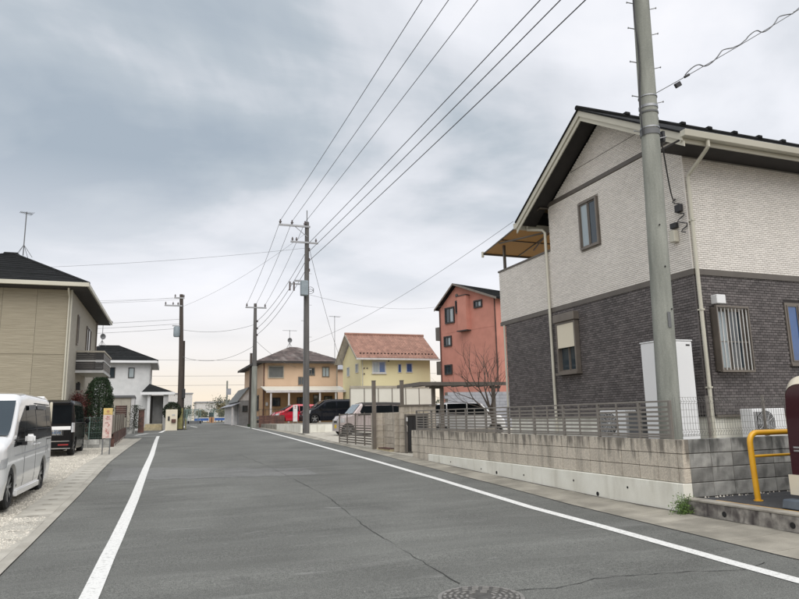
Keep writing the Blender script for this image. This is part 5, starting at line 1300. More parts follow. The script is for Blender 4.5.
wthing('service_wire', (7.2, 50, 7.4), (12, 58, 6.0), .3, 'short thin wire from the pale pole to the tan house', .012, 'wire_grey', 'overhead wires')
for i, (xa, za) in enumerate(((-.7+1.9, 10.15), (1.3, 10.05), (.75, 10.15))):
    wthing('power_line', (xa+.5, 51.2, za+.45), (-26, 54, za+.3-.4*i), .5, ['upper', 'second', 'third'][i]+' of the high wires running left from the dark brown pole', .007, 'wire_grey', 'overhead wires')
for i, z in enumerate((8.2, 7.85, 7.5)):
    wthing('power_line', (1.85, 51.2, z+.8), (-26, 54, z+.2), .5, ['upper', 'middle', 'lower'][i]+' of the lower wires running left from the dark brown pole', .011, 'wire_grey', 'overhead wires')
wthing('power_line', (1.8, 51.2, 9.9), (7.9, 35.5, 11.9), .4, 'long thin wire from the dark brown pole across to the tall dark pole', .007, 'wire_grey', 'overhead wires')
wthing('power_line', (1.95, 51.2, 8.2), (7.2, 50, 8.6), .35, 'thin wire crossing the road between the dark brown pole and the pale pole', .012, 'wire_grey', 'overhead wires')
wthing('power_line', (1.95, 51.2, 6.2), (7.2, 50, 7.0), .7, 'low sagging wire crossing the road from the dark brown pole to the pale pole', .012, 'wire_grey', 'overhead wires')
wthing('power_line', (-26, 40, 9.0), (7.9, 35.5, 11.0), .8, 'long thin wire from behind the beige house to the tall dark pole', .007, 'wire_grey', 'overhead wires')
for i, z in enumerate((10.2, 7.8, 6.4)):
    wthing('power_line', (-40, 104, z+.6), (60, 104, z+1.2), .6, ['high', 'middle', 'low'][i]+' far wire crossing the sky beyond the end of the road', .020, 'wire_grey', 'overhead wires')

# ================================================================== VEHICLES
def make_car(name, label, cat, loc, rotz, L, Wd, top, belt, paint, wheels, wr, side_glass=(), roof_r=.16, tumble=.13, roof_mat=None, roof_from=None,
             windscreen=None, front_flat=.32, rear_flat=.28, zb=.2, glass='car_glass', rim='rim', bump_mat=None, lamps=(), rear=None, front=None, handles=(), seams=(), mirror=None, group=None, spoke=5, drip=True, wsmat=None, skirt=None):
    """local x: rear (-L/2) to front (+L/2); top = [(x, z)] outline of the roof and bonnet"""
    t = thing(name, label, cat, loc, rotz, group)
    tx = [a for a, b_ in top]; tz = [b_ for a, b_ in top]; Hm = max(tz)
    T = lambda x: float(np.interp(x, tx, tz))
    def taper(x):
        d = 1.0
        e = (x+L/2)
        if e < rear_flat: d = 1-.10*(1-e/rear_flat)**2.2
        e = (L/2-x)
        if e < front_flat: d = min(d, 1-.20*(1-max(e, 0)/front_flat)**2.0)
        return d
    def hw(x, z):
        w = Wd/2*taper(x)
        if z > belt: w *= 1-tumble*((z-belt)/(Hm-belt))**1.15
        if z < .42: w *= 1-.04*((.42-z)/.22)
        if belt-.22 < z < belt: w *= 1-.006
        return w
    xs = sorted(set([round(v, 4) for v in list(np.linspace(-L/2, L/2, 84)) + tx]))
    nS = 22; nC = 6
    V = []; ring = 2*(nS+1+nC)+1
    for x in xs:
        zt_ = T(x); rc = min(roof_r, max(.04, (zt_-zb)*.3)); zs = zt_-rc; side = []
        for k in range(nS+1): z = zb+(zs-zb)*k/nS; side.append((hw(x, z), z))
        ws_ = hw(x, zs)
        for k in range(1, nC+1):
            a = math.pi/2*k/nC*.92; side.append((ws_-rc*1.25*(1-math.cos(a)), zs+rc*math.sin(a)*.985))
        r_ = [(x, y_, z_) for y_, z_ in side]; l_ = [(x, -y_, z_) for y_, z_ in side]
        V += r_ + [(x, 0, zt_+.012)] + l_[::-1]
    n = len(xs); m = len(V)//n; F = []
    for i in range(n-1):
        for k in range(m-1): F.append((i*m+k, i*m+k+1, (i+1)*m+k+1, (i+1)*m+k))
        F.append((i*m+m-1, i*m, (i+1)*m, (i+1)*m+m-1))
    F.append(tuple(range(m))); F.append(tuple((n-1)*m+k for k in range(m-1, -1, -1)))
    mb = MB(); mb.add(V, F)
    body = build('body', mb, paint, t)
    cut = MB()
    for wx in wheels:
        for s in (-1, 1): cut.tube([(wx, s*(Wd/2-.30), wr-.02), (wx, s*(Wd/2+.1), wr-.02)], wr+.055, 28)
    co = build('cutter', cut, paint, t)
    md = body.modifiers.new('b', 'BOOLEAN'); md.operation = 'DIFFERENCE'; md.object = co; md.solver = 'EXACT'
    bpy.context.view_layer.update()
    dg = bpy.context.evaluated_depsgraph_get(); nm = bpy.data.meshes.new_from_object(body.evaluated_get(dg))
    body.modifiers.clear(); body.data = nm; bpy.data.objects.remove(co)
    nm.materials.clear(); nm.materials.append(M[paint])
    for p_ in nm.polygons: p_.material_index = 0; p_.use_smooth = True
    try: nm.set_sharp_from_angle(angle=R(32))
    except Exception: pass
    if roof_mat:      # painted roof shell
        mb = MB(); V = []; xr_ = [x for x in xs if roof_from[0] <= x <= roof_from[1]]
        for x in xr_:
            zt_ = T(x); rc = min(roof_r, max(.04, (zt_-zb)*.3)); zs = zt_-rc; ws_ = hw(x, zs); row = [(ws_+.006, zs-.03)]
            for k in range(0, nC+1): a = math.pi/2*k/nC*.92; row.append((ws_-rc*1.25*(1-math.cos(a))+.006, zs+rc*math.sin(a)*.985+.006))
            V += [(x, y_, z_) for y_, z_ in row]+[(x, 0, zt_+.02)]+[(x, -y_, z_) for y_, z_ in row[::-1]]
        m_ = 2*(nC+2)+1
        mb.add(V, [(i*m_+k, i*m_+k+1, (i+1)*m_+k+1, (i+1)*m_+k) for i in range(len(xr_)-1) for k in range(m_-1)])
        build('roof_panel', mb, roof_mat, t, smooth=True)
    def side_patch(nm_, quads, mat, off=.006, sides=(-1, 1), nu=6, nv=5, par=t):
        out_ = []
        for s in sides:
            mb = MB()
            for q in quads:
                vs = []
                for i in range(nu+1):
                    for j in range(nv+1):
                        u, v = i/nu, j/nv
                        x = (q[0][0]*(1-u)+q[1][0]*u)*(1-v)+(q[3][0]*(1-u)+q[2][0]*u)*v
                        z = (q[0][1]*(1-u)+q[1][1]*u)*(1-v)+(q[3][1]*(1-u)+q[2][1]*u)*v
                        vs.append((x, s*(hw(x, z)+off), z))
                mb.add(vs, [(i*(nv+1)+j, (i+1)*(nv+1)+j, (i+1)*(nv+1)+j+1, i*(nv+1)+j+1) for i in range(nu) for j in range(nv)])
            out_.append(build(nm_, mb, mat, par, smooth=True))
        return out_
    for q in side_glass:
        side_patch('side_window', [q], glass)
    if drip:
        for s in (-1, 1):
            mb = MB()
            q0_, q1_ = side_glass[0][0][0], side_glass[-1][1][0]
            x0_ = min(min(p[0] for p in q) for q in side_glass); x1_ = max(max(p[0] for p in q) for q in side_glass)
            mb.tube([(x, s*(hw(x, belt)+.010), belt-.012) for x in np.linspace(x0_, x1_, 12)], .010, 5); build('belt_moulding', mb, 'plastic', t)
    def top_patch(nm_, x0_, x1_, yw, mat, zoff=.012, nx_=10, ny_=8):
        mb = MB(); vs = []
        for i in range(nx_+1):
            x = x0_+(x1_-x0_)*i/nx_; z = T(x); sl = (T(x+.01)-T(x-.01))/.02; nl = math.hypot(1, sl)
            rc = min(roof_r, max(.04, (z-zb)*.3)); wmax = hw(x, z-rc)-rc*.45
            for j in range(ny_+1):
                v = -1+2*j/ny_; vs.append((x-sl/nl*(zoff+.004), v*min(yw, wmax), z+zoff/nl+.004))
        mb.add(vs, [(i*(ny_+1)+j, (i+1)*(ny_+1)+j, (i+1)*(ny_+1)+j+1, i*(ny_+1)+j+1) for i in range(nx_) for j in range(ny_)])
        return build(nm_, mb, mat, t, smooth=True)
    if windscreen: top_patch('windscreen', windscreen[0], windscreen[1], Wd, wsmat or glass)
    def end_patch(nm_, y0_, y1_, z0_, z1_, mat, end=-1, off=.006, th=.02, par=t, bev=0):
        x = end*(L/2+off); return build(nm_, MB().box(x, x-end*th, y0_, y1_, z0_, z1_), mat, par, bevel=bev)
    for (nm_, q, mat) in lamps: side_patch(nm_, [q], mat, .008, nu=3, nv=3)
    for e in (rear or ()): end_patch(*e[:6], end=-1, off=e[7] if len(e) > 7 else .006, th=e[8] if len(e) > 8 else .02)
    for e in (front or ()): end_patch(*e, end=1)
    for (x, z) in handles:
        for s in (-1, 1): build('door_handle', MB().box(x-.09, x+.09, s*(hw(x, z)+.002), s*(hw(x, z)+.028), z-.014, z+.014), paint, t, bevel=.008)
    for (x, z0_, z1_) in seams:
        for s in (-1, 1): build('door_seam', MB().tube([(x, s*(hw(x, z)-.0005), z) for z in np.linspace(z0_, z1_, 7)], .0045, 4), 'dark', t)
    if skirt:
        for s in (-1, 1): build('side_skirt', MB().box(wheels[0]+wr+.08, wheels[1]-wr-.08, s*(Wd/2-.05), s*(Wd/2+.005), zb-.03, zb+.07), skirt, t, bevel=.01)
    if mirror:
        x, z = mirror
        for s in (-1, 1):
            mo = build('mirror', MB().box(x-.05, x+.05, s*(hw(x, z)+.05), s*(hw(x, z)+.20), z-.04, z+.11), paint, t, bevel=.035, bseg=3, smooth=True)
            build('mirror_stalk', MB().box(x-.03, x+.03, s*(hw(x, z)-.01), s*(hw(x, z)+.08), z-.07, z-.02), 'plastic', mo)
    build('underbody', MB().box(-L/2+.15, L/2-.15, -Wd/2+.32, Wd/2-.32, zb-.04, zb+.1), 'dark', t)
    for s in (-1, 1):
        for wx in wheels:
            yo = s*(Wd/2-.025)
            w = MB(); prof = [(.60, .0), (wr-.02, .0), (wr, .03), (wr, .15), (wr-.02, .18), (.60*wr, .18)]
            prof = [(wr*.66, -.0), (wr*.93, .0), (wr, .028), (wr, .155), (wr*.93, .185), (wr*.66, .185)]
            nn_ = 32; vs = []; fs = []
            for k in range(nn_):
                a = 2*math.pi*k/nn_
                for (rr, yy) in prof: vs.append((wx+rr*math.cos(a), yo-s*yy, wr-.005+rr*math.sin(a)))
            for k in range(nn_):
                for j in range(6): fs.append((k*6+j, k*6+(j+1) % 6, ((k+1) % nn_)*6+(j+1) % 6, ((k+1) % nn_)*6+j))
            w.add(vs, fs); wo = build('wheel', w, 'rubber', t, smooth=True)
            rm = MB(); rm.tube([(wx, yo-s*.012, wr-.005), (wx, yo-s*.17, wr-.005)], wr*.67, 28, False)
            build('rim_barrel', rm, rim, wo, smooth=True)
            sp = MB(); sp.tube([(wx, yo-s*.02, wr-.005), (wx, yo-s*.06, wr-.005)], wr*.16, 14)
            for k in range(spoke):
                for dlt in (-.12, .12):
                    a = 2*math.pi*k/spoke+.3; c_, s_ = math.cos(a), math.sin(a); c2, s2 = math.cos(a+dlt), math.sin(a+dlt)
                    p0_, p1_ = Vector((wx+c_*wr*.1, yo-s*.035, wr-.005+s_*wr*.1)), Vector((wx+c2*wr*.66, yo-s*.022, wr-.005+s2*wr*.66))
                    d = (p1_-p0_).normalized(); sp.obox((p0_+p1_)/2, d, Vector((0, 1, 0)), d.cross(Vector((0, 1, 0))).normalized(), (p1_-p0_).length, .02, wr*.085)
            build('rim', sp, rim, wo)
            build('brake_disc', MB().tube([(wx, yo-s*.10, wr-.005), (wx, yo-s*.12, wr-.005)], wr*.5, 20), 'rim_dark', wo)
    return t, hw, T, side_patch, top_patch, end_patch

# white people carrier, heading towards the camera
L = 4.72; z0 = gz(13.5)
top = [(-L/2, 1.70), (-L/2+.10, 1.80), (-L/2+.5, 1.83), (.2, 1.84), (.75, 1.80), (1.02, 1.70), (1.75, 1.12), (2.0, 1.05), (2.25, .98), (L/2, .72)]
wv, hw, T, sp_, tp_, ep_ = make_car('minivan', 'white minivan with dark side windows parked on gravel at the left edge', 'minivan', (-1.95-.85, 13.55, z0), -math.pi/2-R(1.0), L, 1.70, top, 1.06, 'car_white', (-1.30, 1.55), .325,
    side_glass=[[(-2.20, 1.07), (-1.52, 1.04), (-1.52, 1.64), (-2.16, 1.64)], [(-1.46, 1.04), (-.40, 1.01), (-.40, 1.62), (-1.46, 1.63)], [(-.32, 1.01), (.63, .97), (.52, 1.61), (-.32, 1.62)], [(.66, .97), (1.58, .94), (1.18, 1.30), (.54, 1.60)]],
    windscreen=(1.06, 1.78), wsmat='glass', roof_r=.12, handles=((-.62, .93), (-.12, .93)), seams=((-.36, .28, 1.0), (.66, .28, .96), (-1.49, .72, 1.0)), mirror=(.98, 1.02), rim='rim', spoke=7, rear_flat=.30, 
    rear=[('rear_window', -.68, .68, 1.12, 1.62, 'car_glass'), ('number_plate', -.16, .17, .80, .96, 'plate'), ('tail_lamp', .70, .78, .9, 1.5, 'lamp_red'), ('tail_lamp', -.78, -.70, .9, 1.5, 'lamp_red')],
    front=[('headlamp', .45, .66, .60, .72, 'lamp_clear'), ('headlamp', -.66, -.45, .60, .72, 'lamp_clear'), ('grille', -.4, .4, .42, .62, 'plastic')], skirt='car_white', zb=.18)
sp_('window_trim', [[(-2.22, 1.66), (-.32, 1.655), (-.32, 1.675), (-2.22, 1.68)]], 'plastic', .008)
sp_('rain_visor', [[(-.30, 1.56), (.40, 1.53), (.36, 1.62), (-.30, 1.64)], ], 'wire_grey', .030)
sp_('rain_visor', [[(-1.42, 1.565), (-.42, 1.56), (-.42, 1.64), (-1.42, 1.645)]], 'wire_grey', .030)
build('rear_spoiler', MB().prism([(-L/2-.12, 1.74), (-L/2+.35, 1.80), (-L/2+.35, 1.855), (-L/2-.10, 1.80)], 1.36, 'y', -.68), 'car_white', wv, bevel=.012)
build('spoiler_side', MB().box(-L/2-.04, -L/2+.02, .74, .79, 1.12, 1.74).box(-L/2-.04, -L/2+.02, -.79, -.74, 1.12, 1.74), 'car_cream', wv, bevel=.01)
sp_('sliding_rail', [[(-2.1, .985), (-1.5, .985), (-1.5, 1.0), (-2.1, 1.0)]], 'dark', .004)
sp_('quarter_pillar', [[(-.395, 1.02), (-.325, 1.02), (-.325, 1.62), (-.395, 1.62)]], 'plastic', .005); sp_('quarter_pillar', [[(-1.515, 1.04), (-1.465, 1.04), (-1.465, 1.64), (-1.515, 1.64)]], 'plastic', .005)

sp_('crease_shade_line', [[(-2.1, .86), (1.5, .80), (1.5, .808), (-2.1, .870)]], 'far_grey', .003)  # flat grey strip paints the shade along the shoulder crease
sp_('fuel_flap', [[(-1.85, .74), (-1.67, .74), (-1.67, .90), (-1.85, .90)]], 'car_white', .007)
sp_('bumper_seam', [[(-2.34, .60), (-1.68, .60), (-1.68, .607), (-2.34, .607)]], 'dark', .003)
sp_('wheel_arch', [[(1.10, .30), (1.16, .30), (1.16, .34), (1.10, .34)]], 'plastic', .003)
sp_('front_turn_lamp', [[(2.0, .66), (2.25, .64), (2.2, .78), (1.95, .80)]], 'lamp_clear', .006)
# black kei van seen from behind
L = 3.40; top = [(-L/2, 1.66), (-L/2+.06, 1.72), (-L/2+.4, 1.775), (.5, 1.78), (.85, 1.70), (1.25, 1.10), (1.5, .98), (L/2, .72)]
kv, hw, T, sp_, tp_, ep_ = make_car('kei_van', 'black boxy kei van seen from behind, silver band across its tailgate, on gravel', 'kei car', (-2.98, 23.7+1.7, gz(25)+.0), math.pi/2-R(1.0), L, 1.48, top, 1.05, 'car_black', (-1.15, 1.25), .285,
    side_glass=[[(-1.58, 1.08), (-.95, 1.06), (-.95, 1.60), (-1.52, 1.60)], [(-.9, 1.06), (.0, 1.05), (.0, 1.60), (-.9, 1.60)], [(.06, 1.05), (.9, 1.02), (.62, 1.58), (.06, 1.60)]],
    windscreen=(.88, 1.24), roof_r=.13, mirror=(.85, 1.05), handles=((-.2, .92), (.3, .92)), seams=((.03, .3, 1.04), (-.92, .3, 1.04)), tumble=.10, rear_flat=.18,
    rear=[('rear_window', -.64, .63, 1.02, 1.60, 'car_glass'), ('tailgate_band', -.64, .54, .82, .93, 'car_white'), ('number_plate', -.40, -.07, .66, .83, 'plate'), ('plate_recess', -.44, .12, .635, .815, 'plastic'),
          ('bumper_line', -.62, .45, .455, .475, 'chrome'), ('exhaust_trim', -.66, .15, .225, .25, 'chrome'), ('badge', .18, .38, .70, .745, 'lamp_clear'), ('reflector', .25, .60, .33, .375, 'lamp_red'), ('reflector', -.60, -.3, .33, .375, 'lamp_red'),
          ('tail_lamp', .58, .70, .74, 1.04, 'lamp_clear'), ('tail_lamp', -.70, -.66, .74, 1.04, 'lamp_clear')],
    lamps=[('tail_lamp', [(-1.69, .74), (-1.52, .74), (-1.56, 1.04), (-1.69, 1.04)], 'lamp_clear')])
mb = MB()
for i, (a, w_) in enumerate(((-.36, .05), (-.29, .04), (-.22, .05), (-.15, .03))): mb.box(-L/2-.012, -L/2-.008, a, a+w_, .70, .76)
mb.box(-L/2-.012, -L/2-.008, -.30, -.17, .785, .805); build('plate_characters', mb, 'ink', kv)
build('rear_sticker', MB().box(-L/2-.012, -L/2-.008, .30, .44, 1.08, 1.2), 'trafo', kv); build('wiper', MB().tube([(-L/2-.02, .45, 1.08), (-L/2-.02, -.1, 1.14)], .01, 5), 'plastic', kv)
build('roof_spoiler', MB().prism([(-L/2-.10, 1.66), (-L/2+.2, 1.74), (-L/2+.2, 1.77), (-L/2-.08, 1.70)], 1.2, 'y', -.6), 'car_black', kv, bevel=.01)

# pale pink kei hatchback, heading to the road
L = 3.40; top = [(-L/2, 1.44), (-L/2+.12, 1.54), (-.8, 1.575), (.35, 1.57), (.62, 1.50), (1.02, 1.04), (1.15, .99), (1.55, .93), (L/2, .72)]
kp, hw, T, sp_, tp_, ep_ = make_car('kei_car', 'pale pink boxy kei car with a dark roof behind the sliding gate', 'kei car', (8.55+1.7, 31.75, gz(31.7)+.04), math.pi, L, 1.475, top, .98, 'car_pink', (-1.15, 1.25), .28,
    side_glass=[[(-1.58, 1.0), (-1.1, .98), (-1.1, 1.40), (-1.5, 1.40)], [(-1.04, .98), (-.22, .98), (-.22, 1.42), (-1.04, 1.42)], [(-.15, .98), (.72, .97), (.48, 1.40), (-.15, 1.42)]],
    windscreen=(.64, 1.02), wsmat='car_glass_sky_tint', roof_r=.11, tumble=.09, mirror=(.72, 1.02), handles=((-.4, .86), (.1, .86)), seams=((-.18, .3, .97), (.78, .3, .95), (-1.07, .4, .97)), roof_mat='soffit', roof_from=(-1.6, .55), front_flat=.4,
    lamps=[('headlamp', [(1.42, .62), (1.64, .62), (1.62, .82), (1.42, .82)], 'lamp_clear')],
    front=[('number_plate', -.17, .17, .35, .52, 'plate_y'), ('grille', -.3, .3, .60, .70, 'plastic'), ('headlamp', .30, .52, .58, .78, 'lamp_clear'), ('headlamp', -.52, -.30, .58, .78, 'lamp_clear')])

sp_('window_pillar', [[(-1.12, .99), (.74, .975), (.50, 1.41), (-1.12, 1.41)]], 'plastic', .003)
# dark people carrier on the raised lot
L = 4.55; top = [(-L/2, 1.52), (-L/2+.1, 1.66), (-1.7, 1.74), (.1, 1.74), (.62, 1.66), (1.40, 1.14), (1.6, 1.08), (2.0, .98), (L/2, .68)]
dm, hw, T, sp_, tp_, ep_ = make_car('minivan', 'dark navy minivan parked side-on behind the pale retaining wall', 'minivan', (10.5+L/2, 48.85, 1.10), math.pi, L, 1.7, top, 1.02, 'car_navy', (-1.35, 1.40), .32,
    side_glass=[[(-2.05, 1.05), (-1.35, 1.03), (-1.35, 1.52), (-1.98, 1.50)], [(-1.28, 1.03), (-.3, 1.02), (-.3, 1.54), (-1.28, 1.54)], [(-.22, 1.02), (.72, 1.0), (.50, 1.50), (-.22, 1.54)], [(.78, 1.0), (1.18, .99), (.98, 1.2), (.72, 1.38)]],
    windscreen=(.68, 1.38), roof_r=.16, mirror=(.98, 1.02), handles=((-.55, .92), (.0, .92)), seams=((-.26, .3, 1.0), (.78, .3, .98)), rim='rim',
    lamps=[('headlamp', [(1.78, .70), (2.16, .66), (2.12, .88), (1.70, .96)], 'lamp_clear')], front=[('grille', -.35, .35, .45, .6, 'plastic'), ('headlamp', .4, .62, .55, .66, 'lamp_clear'), ('headlamp', -.62, -.4, .55, .66, 'lamp_clear')])
# red hatchback
L = 3.9; top = [(-L/2, 1.05), (-L/2+.2, 1.36), (-1.3, 1.47), (-.1, 1.50), (.35, 1.44), (1.10, 1.02), (1.25, .98), (1.7, .86), (L/2, .60)]
rc, hw, T, sp_, tp_, ep_ = make_car('hatchback', 'small bright red hatchback parked left of the dark minivan', 'car', (8.95+L/2, 52.9, 1.10), math.pi, L, 1.69, top, .94, 'car_red', (-1.22, 1.28), .31,
    side_glass=[[(-1.55, 1.0), (-1.1, .97), (-1.1, 1.30), (-1.35, 1.27)], [(-1.04, .96), (-.2, .95), (-.2, 1.34), (-1.04, 1.31)], [(-.14, .95), (.80, .93), (.30, 1.32), (-.14, 1.34)]],
    windscreen=(.40, 1.08), wsmat='car_glass_sky_tint', roof_r=.15, mirror=(.82, .95), handles=((-.4, .82),), seams=((-.17, .3, .94), (.86, .3, .92)), front_flat=.55,
    lamps=[('headlamp', [(1.45, .62), (1.85, .56), (1.80, .70), (1.40, .80)], 'lamp_clear')], front=[('grille', -.4, .4, .3, .45, 'plastic')])
# maroon car at the right edge
L = 3.40; top = [(-L/2, 1.50), (-L/2+.10, 1.60), (-1.3, 1.655), (.4, 1.66), (.75, 1.58), (1.15, 1.08), (1.5, .98), (L/2, .75)]
mc, hw, T, sp_, tp_, ep_ = make_car('kei_car', 'maroon kei car with cream roof and cream bumper at the right edge of the lot', 'kei car', (7.50+1.7, 5.46, .285), 0, L, 1.475, top, 1.0, 'car_maroon', (-1.15, 1.25), .28,
    side_glass=[[(-1.10, 1.02), (.0, 1.0), (.0, 1.48), (-1.10, 1.48)], [(.06, 1.0), (.9, .98), (.62, 1.46), (.06, 1.48)]],
    windscreen=(.78, 1.14), roof_r=.15, tumble=.10, mirror=(.85, 1.0), handles=((-.3, .88),), roof_mat='car_cream', roof_from=(-1.7, .72), rear_flat=.30,
    rear=[('rear_window', -.5, .36, 1.02, 1.42, 'car_glass'), ('garnish', -.6, .6, .72, .74, 'chrome'), ('garnish', -.6, .6, .68, .70, 'chrome'), ('bumper', -.68, .68, .16, .40, 'car_cream', -1, .05, .06), ('number_plate', -.17, .17, .45, .61, 'plate_y')],
    lamps=[('bumper_corner', [(-1.69, .20), (-1.38, .20), (-1.38, .38), (-1.69, .40)], 'car_cream'), ('side_garnish', [(-1.66, .74), (-1.4, .74), (-1.4, .77), (-1.66, .77)], 'chrome')])
# cars glimpsed through the louvre fence
L = 3.4; top = [(-L/2, 1.40), (-L/2+.1, 1.49), (.3, 1.52), (.7, 1.45), (1.15, 1.04), (1.5, .95), (L/2, .7)]
make_car('kei_car', 'white kei car with a bright windscreen under the carport, seen through the louvre fence', 'kei car', (13.55, 27.3, gz(26)+.035), R(-28), L, 1.48, top, 1.0, 'car_white', (-1.15, 1.25), .28,
    side_glass=[[(-1.5, 1.04), (-.9, 1.02), (-.9, 1.46), (-1.4, 1.44)], [(-.85, 1.02), (.0, 1.0), (.0, 1.48), (-.85, 1.48)], [(.06, 1.0), (.9, .98), (.62, 1.46), (.06, 1.48)]], windscreen=(.74, 1.12), wsmat='car_glass_sky_tint', roof_r=.13, mirror=(.85, 1.0),
    front=[('headlamp', .35, .55, .5, .65, 'lamp_clear'), ('headlamp', -.55, -.35, .5, .65, 'lamp_clear'), ('number_plate', -.17, .17, .35, .5, 'plate_y')])
# small white sign by the red car
t = thing('sign', 'small white upright notice with red lettering on top, beside the red car', 'sign', (9.9, 48.0, 1.10)); b = Lp(t)
b('board', MB().box(-.15, .15, -.02, .0, .15, 1.35), 'plate'); b('frame', MB().box(-.17, -.152, -.03, .01, 0, 1.37).box(.152, .17, -.03, .01, 0, 1.37), 'far_grey')
mb = MB()
for (a0, b0, a1, b1) in ((-.08, 1.28, .08, 1.28), (-.08, 1.2, .08, 1.2), (0, 1.3, 0, 1.1), (-.08, 1.1, .08, 1.1)): stroke(mb, a0, b0, a1, b1, .03, -.024)
b('red_lettering', mb, 'sign_r', kind='stuff')

# ================================================================== TREES AND BUSHES
def crown(parent, n, fn, size, mat, name='foliage'): return leaves(name, n, fn, size, mat, parent)
ct = thing('conifer', 'dense dark rounded conifer behind the mesh fence, below the dark board balcony', 'tree', (-1.98, 29.6, .5))
build('trunk', MB().tube([(0, 0, 0), (0, 0, 1.2), (0, 0, 2.4)], [.08, .06, .02], 8), 'bark', ct)
def con(r):
    z = r.random(); w = .53*max(0, 1-(abs(z-.5)/.53)**3.2)**.6; w = max(w, .05); a = r.uniform(0, 6.283); q = r.uniform(.72, 1.02)*(1+.07*math.sin(a*5+z*14)+.06*math.sin(a*9-z*23)+.05*math.sin(a*3+z*40))
    return (w*q*math.cos(a), w*q*math.sin(a), .25+z*2.56)
crown(ct, 30000, con, .026, 'leaf')
rb_ = thing('red_bush', 'dark red-leaved bush left of the rounded conifer', 'bush', (-2.62, 29.3, .5))
build('trunk', MB().tube([(0, 0, 0), (.05, 0, 1.0)], [.04, .02], 6), 'bark', rb_)
for k in range(7): a = k*.9; build('branch', MB().tube([(.03, 0, .6), (.3*math.cos(a), .3*math.sin(a), 1.7)], [.015, .006], 4), 'bark', rb_)
cl_ = [(random.gauss(0, .22), random.gauss(0, .2), random.uniform(.7, 2.0), random.uniform(.1, .2)) for _ in range(26)]
crown(rb_, 9000, lambda r: (lambda c: (c[0]+r.gauss(0, c[3]), c[1]+r.gauss(0, c[3]), c[2]+r.gauss(0, c[3])))(r.choice(cl_)), .024, 'leaf_red')
# bare tree
bt = thing('bare_tree', 'small leafless tree with fine upward twigs in front of the pink house', 'tree', (12.62, 23.0, .45))
rt_ = random.Random(11); segs = {'trunk': MB(), 'branch': MB(), 'twig': MB()}
def grow(p, d, l, r_, lev):
    n = 4; pts = [p]; q = p.copy(); dd = d.copy()
    for k in range(n):
        dd = (dd+Vector((rt_.gauss(0, .10), rt_.gauss(0, .10), .05+rt_.gauss(0, .05)))).normalized(); q = q+dd*l/n; pts.append(q.copy())
    key = 'trunk' if lev == 0 else ('branch' if lev < 3 else 'twig')
    segs[key].tube(pts, [r_*(1-.45*k/n) for k in range(n+1)], 7 if lev == 0 else 4, False)
    if lev >= 5: return
    m = 5 if lev == 0 else rt_.choice((2, 3, 3))
    for k in range(m):
        a = rt_.uniform(0, 6.283) if lev else k*6.283/m+.4; sp = rt_.uniform(.25, .58)
        ax = dd.orthogonal().normalized(); ax = Matrix.Rotation(a, 3, dd) @ ax
        nd = (dd*math.cos(sp)+ax*math.sin(sp)).normalized(); src = pts[-1] if k % 2 == 0 else pts[rt_.choice((2, 3))]
        grow(src, nd, l*rt_.uniform(.60, .82), r_*.52, lev+1)
grow(Vector((0, 0, 0)), Vector((.0, 0, 1)), 1.25, .085, 0)
build('trunk', segs['trunk'], 'bark', bt, smooth=True, fix=False); build('branch', segs['branch'], 'bark', bt, kind='stuff', fix=False); build('twig', segs['twig'], 'bark', bt, kind='stuff', fix=False)

# ================================================================== FAR END OF THE ROAD
t = thing('barrier', 'low blue-topped barrier at the far end of the road, left half', 'barrier', (6.4, 92, 1.1)); b = Lp(t)
b('blue_panel', MB().box(-.9, .9, -.05, .05, .30, .62), 'blue_tarp'); b('top_strip', MB().box(-.95, .95, -.07, .07, .62, .72), 'far_white')
for x in (-.8, .8): b('leg', MB().box(x-.05, x+.05, -.05, .05, 0, .3), 'orange')
c = copy_tree(t); c.location = (9.0, 92, 1.1); c['label'] = 'low blue-topped barrier at the far end of the road, right half'
t['group'] = c['group'] = 'blue-topped barriers'
t = thing('fence_block', 'orange-brown timber block between the two blue barriers at the road end', 'barrier', (7.7, 92, 1.1)); b = Lp(t)
b('block', MB().box(-.3, .3, -.15, .15, 0, .75), 'orange'); b('stripe', MB().box(-.06, .06, -.17, -.155, .05, .7), 'bricks_red')
def mesh_fence_far(x0_, x1_, y_, h, label, mat='fence_green'):
    t = thing('mesh_fence', label, 'fence', (x0_, y_, gz(y_))); b = Lp(t); n = int((x1_-x0_)/2)+1
    b('rail', MB().box(0, x1_-x0_, -.03, .03, h-.05, h).box(0, x1_-x0_, -.03, .03, .25, .3), mat)
    for k in range(n+1): x = (x1_-x0_)*k/n; b('post', MB().box(x-.04, x+.04, -.04, .04, 0, h+.03), mat)
    mb = MB(); k = 0
    while k*.13 < x1_-x0_: mb.box(k*.13-.012, k*.13+.012, -.012, .012, .3, h-.05); k += 1
    b('wire_grid', mb, mat, kind='stuff')
mesh_fence_far(2.6, 5.2, 80, 1.7, 'pale green wire fence right of the dark brown pole, at the road end')
mesh_fence_far(-14, 28, 103, 1.9, 'long pale green wire fence closing the far end of the road')
t = thing('guard_rail', 'dark guard rail in front of the green fence by the brown pole', 'guard rail', (2.6, 79.6, 1.03)); b = Lp(t)
b('beam', MB().box(0, 3.0, -.05, .05, .05, .38), 'wire_grey')
for x in (.2, 1.5, 2.8): b('post', MB().box(x-.06, x+.06, -.05, .05, -.05, .5), 'far_grey')
fb = [('far_building', 'low white shed with a flat roof beyond the far fence', 9.3, 17.0, 150, 4.3, 'far_white'), ('far_building', 'long grey-mauve warehouse on the far horizon', 22, 60, 210, 6.3, 'far_grey'),
      ('far_building', 'pale apartment block left of the white shed beyond the fence', 3.2, 9.5, 170, 7.0, 'far_white'), ('far_building', 'tall faint block behind the dark brown pole', -2, 4.5, 230, 10.5, 'far_white')]
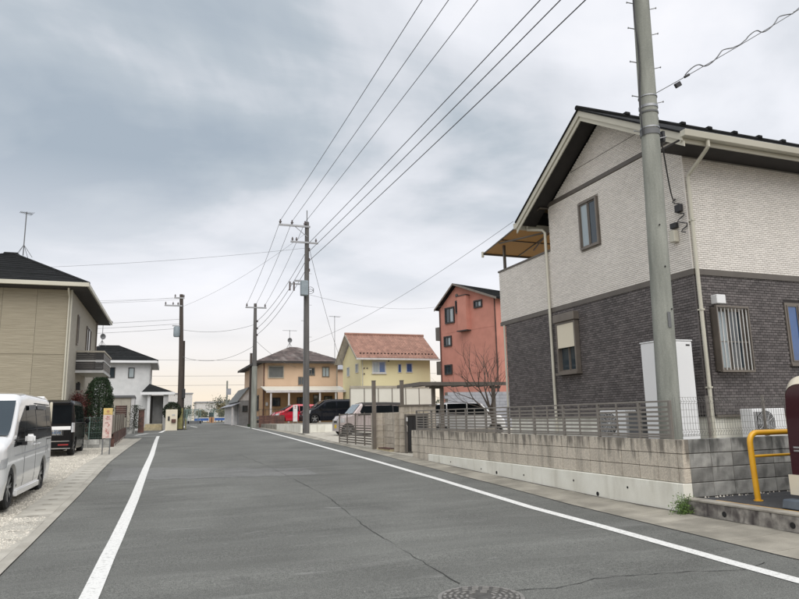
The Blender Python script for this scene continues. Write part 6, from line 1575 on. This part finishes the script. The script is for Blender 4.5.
for nm_, lb_, x0_, x1_, y_, h, mt in fb:
    t = thing(nm_, lb_, 'building', (x0_, y_, .9)); b = Lp(t); w_ = x1_-x0_
    b('wall', MB().box(0, w_, 0, 8, 0, h), mt); b('roof', MB().box(-.2, w_+.2, -.2, 8.2, h, h+.25), 'far_grey')
    for r_ in range(max(1, int(h/3))):
        for k in range(max(2, int(w_/2.2))):
            b('window', MB().box(.5+k*2.2, 1.5+k*2.2, -.06, .0, 1.0+r_*2.9, 2.2+r_*2.9), 'glass')
def far_trees(n, x0_, x1_, y0_, y1_, hs_, label, mat, name='far_shrub', grp='far trees'):
    for i in range(n):
        x = x0_+(x1_-x0_)*(i+.5)/n+random.uniform(-1, 1)*(x1_-x0_)/n*.3; y_ = random.uniform(y0_, y1_); h = random.uniform(*hs_)
        t = thing(name, label, 'tree', (x, y_, gz(y_)), 0, grp); r_ = h*.38
        build('trunk', MB().tube([(0, 0, 0), (0, 0, h*.6)], [.12, .06], 6), 'bark', t)
        cc = [(random.gauss(0, r_*.5), random.gauss(0, r_*.4), h*random.uniform(.4, .95), r_*random.uniform(.2, .4)) for _ in range(14)]
        leaves('foliage', 900, lambda r: (lambda c: (c[0]+r.gauss(0, c[3]), c[1]+r.gauss(0, c[3]), abs(c[2]+r.gauss(0, c[3]))))(r.choice(cc)), .16, mat, t)
M['dry_leaf'] = pm('dry_leaf', (0.24, 0.20, 0.11), 0.9, (0.13, 0.12, 0.07), 2, island=.4)
M['far_leaf'] = pm('far_leaf', (0.10, 0.12, 0.08), 0.9, (0.06, 0.075, 0.05), 2, island=.4)
far_trees(12, -20, 30, 108, 125, (1.6, 3.4), 'loose olive-brown shrub behind the fence at the road end', 'dry_leaf', grp='shrubs beyond the far fence')
far_trees(10, -30, 50, 128, 145, (3.0, 5.0), 'dull green tree standing behind the shrubs at the road end', 'far_leaf', 'far_tree', grp='trees beyond the far fence')
cc = [(random.uniform(-170, 260), random.uniform(300, 380), random.uniform(4, 9), random.uniform(2, 4)) for _ in range(120)]
o = leaves('treeline', 14000, lambda r: (lambda c: (c[0]+r.gauss(0, c[3]), c[1]+r.gauss(0, c[3]), abs(c[2]*r.random()**.5+r.gauss(0, .6))+.6))(r.choice(cc)), .8, 'far_leaf'); o['kind'] = 'stuff'
tag(o, 'faint far-off line of trees along the horizon', 'treeline')
structure(sheet('field', -60, 80, 104, 300, 0.02, 'grass_dry', step=20))
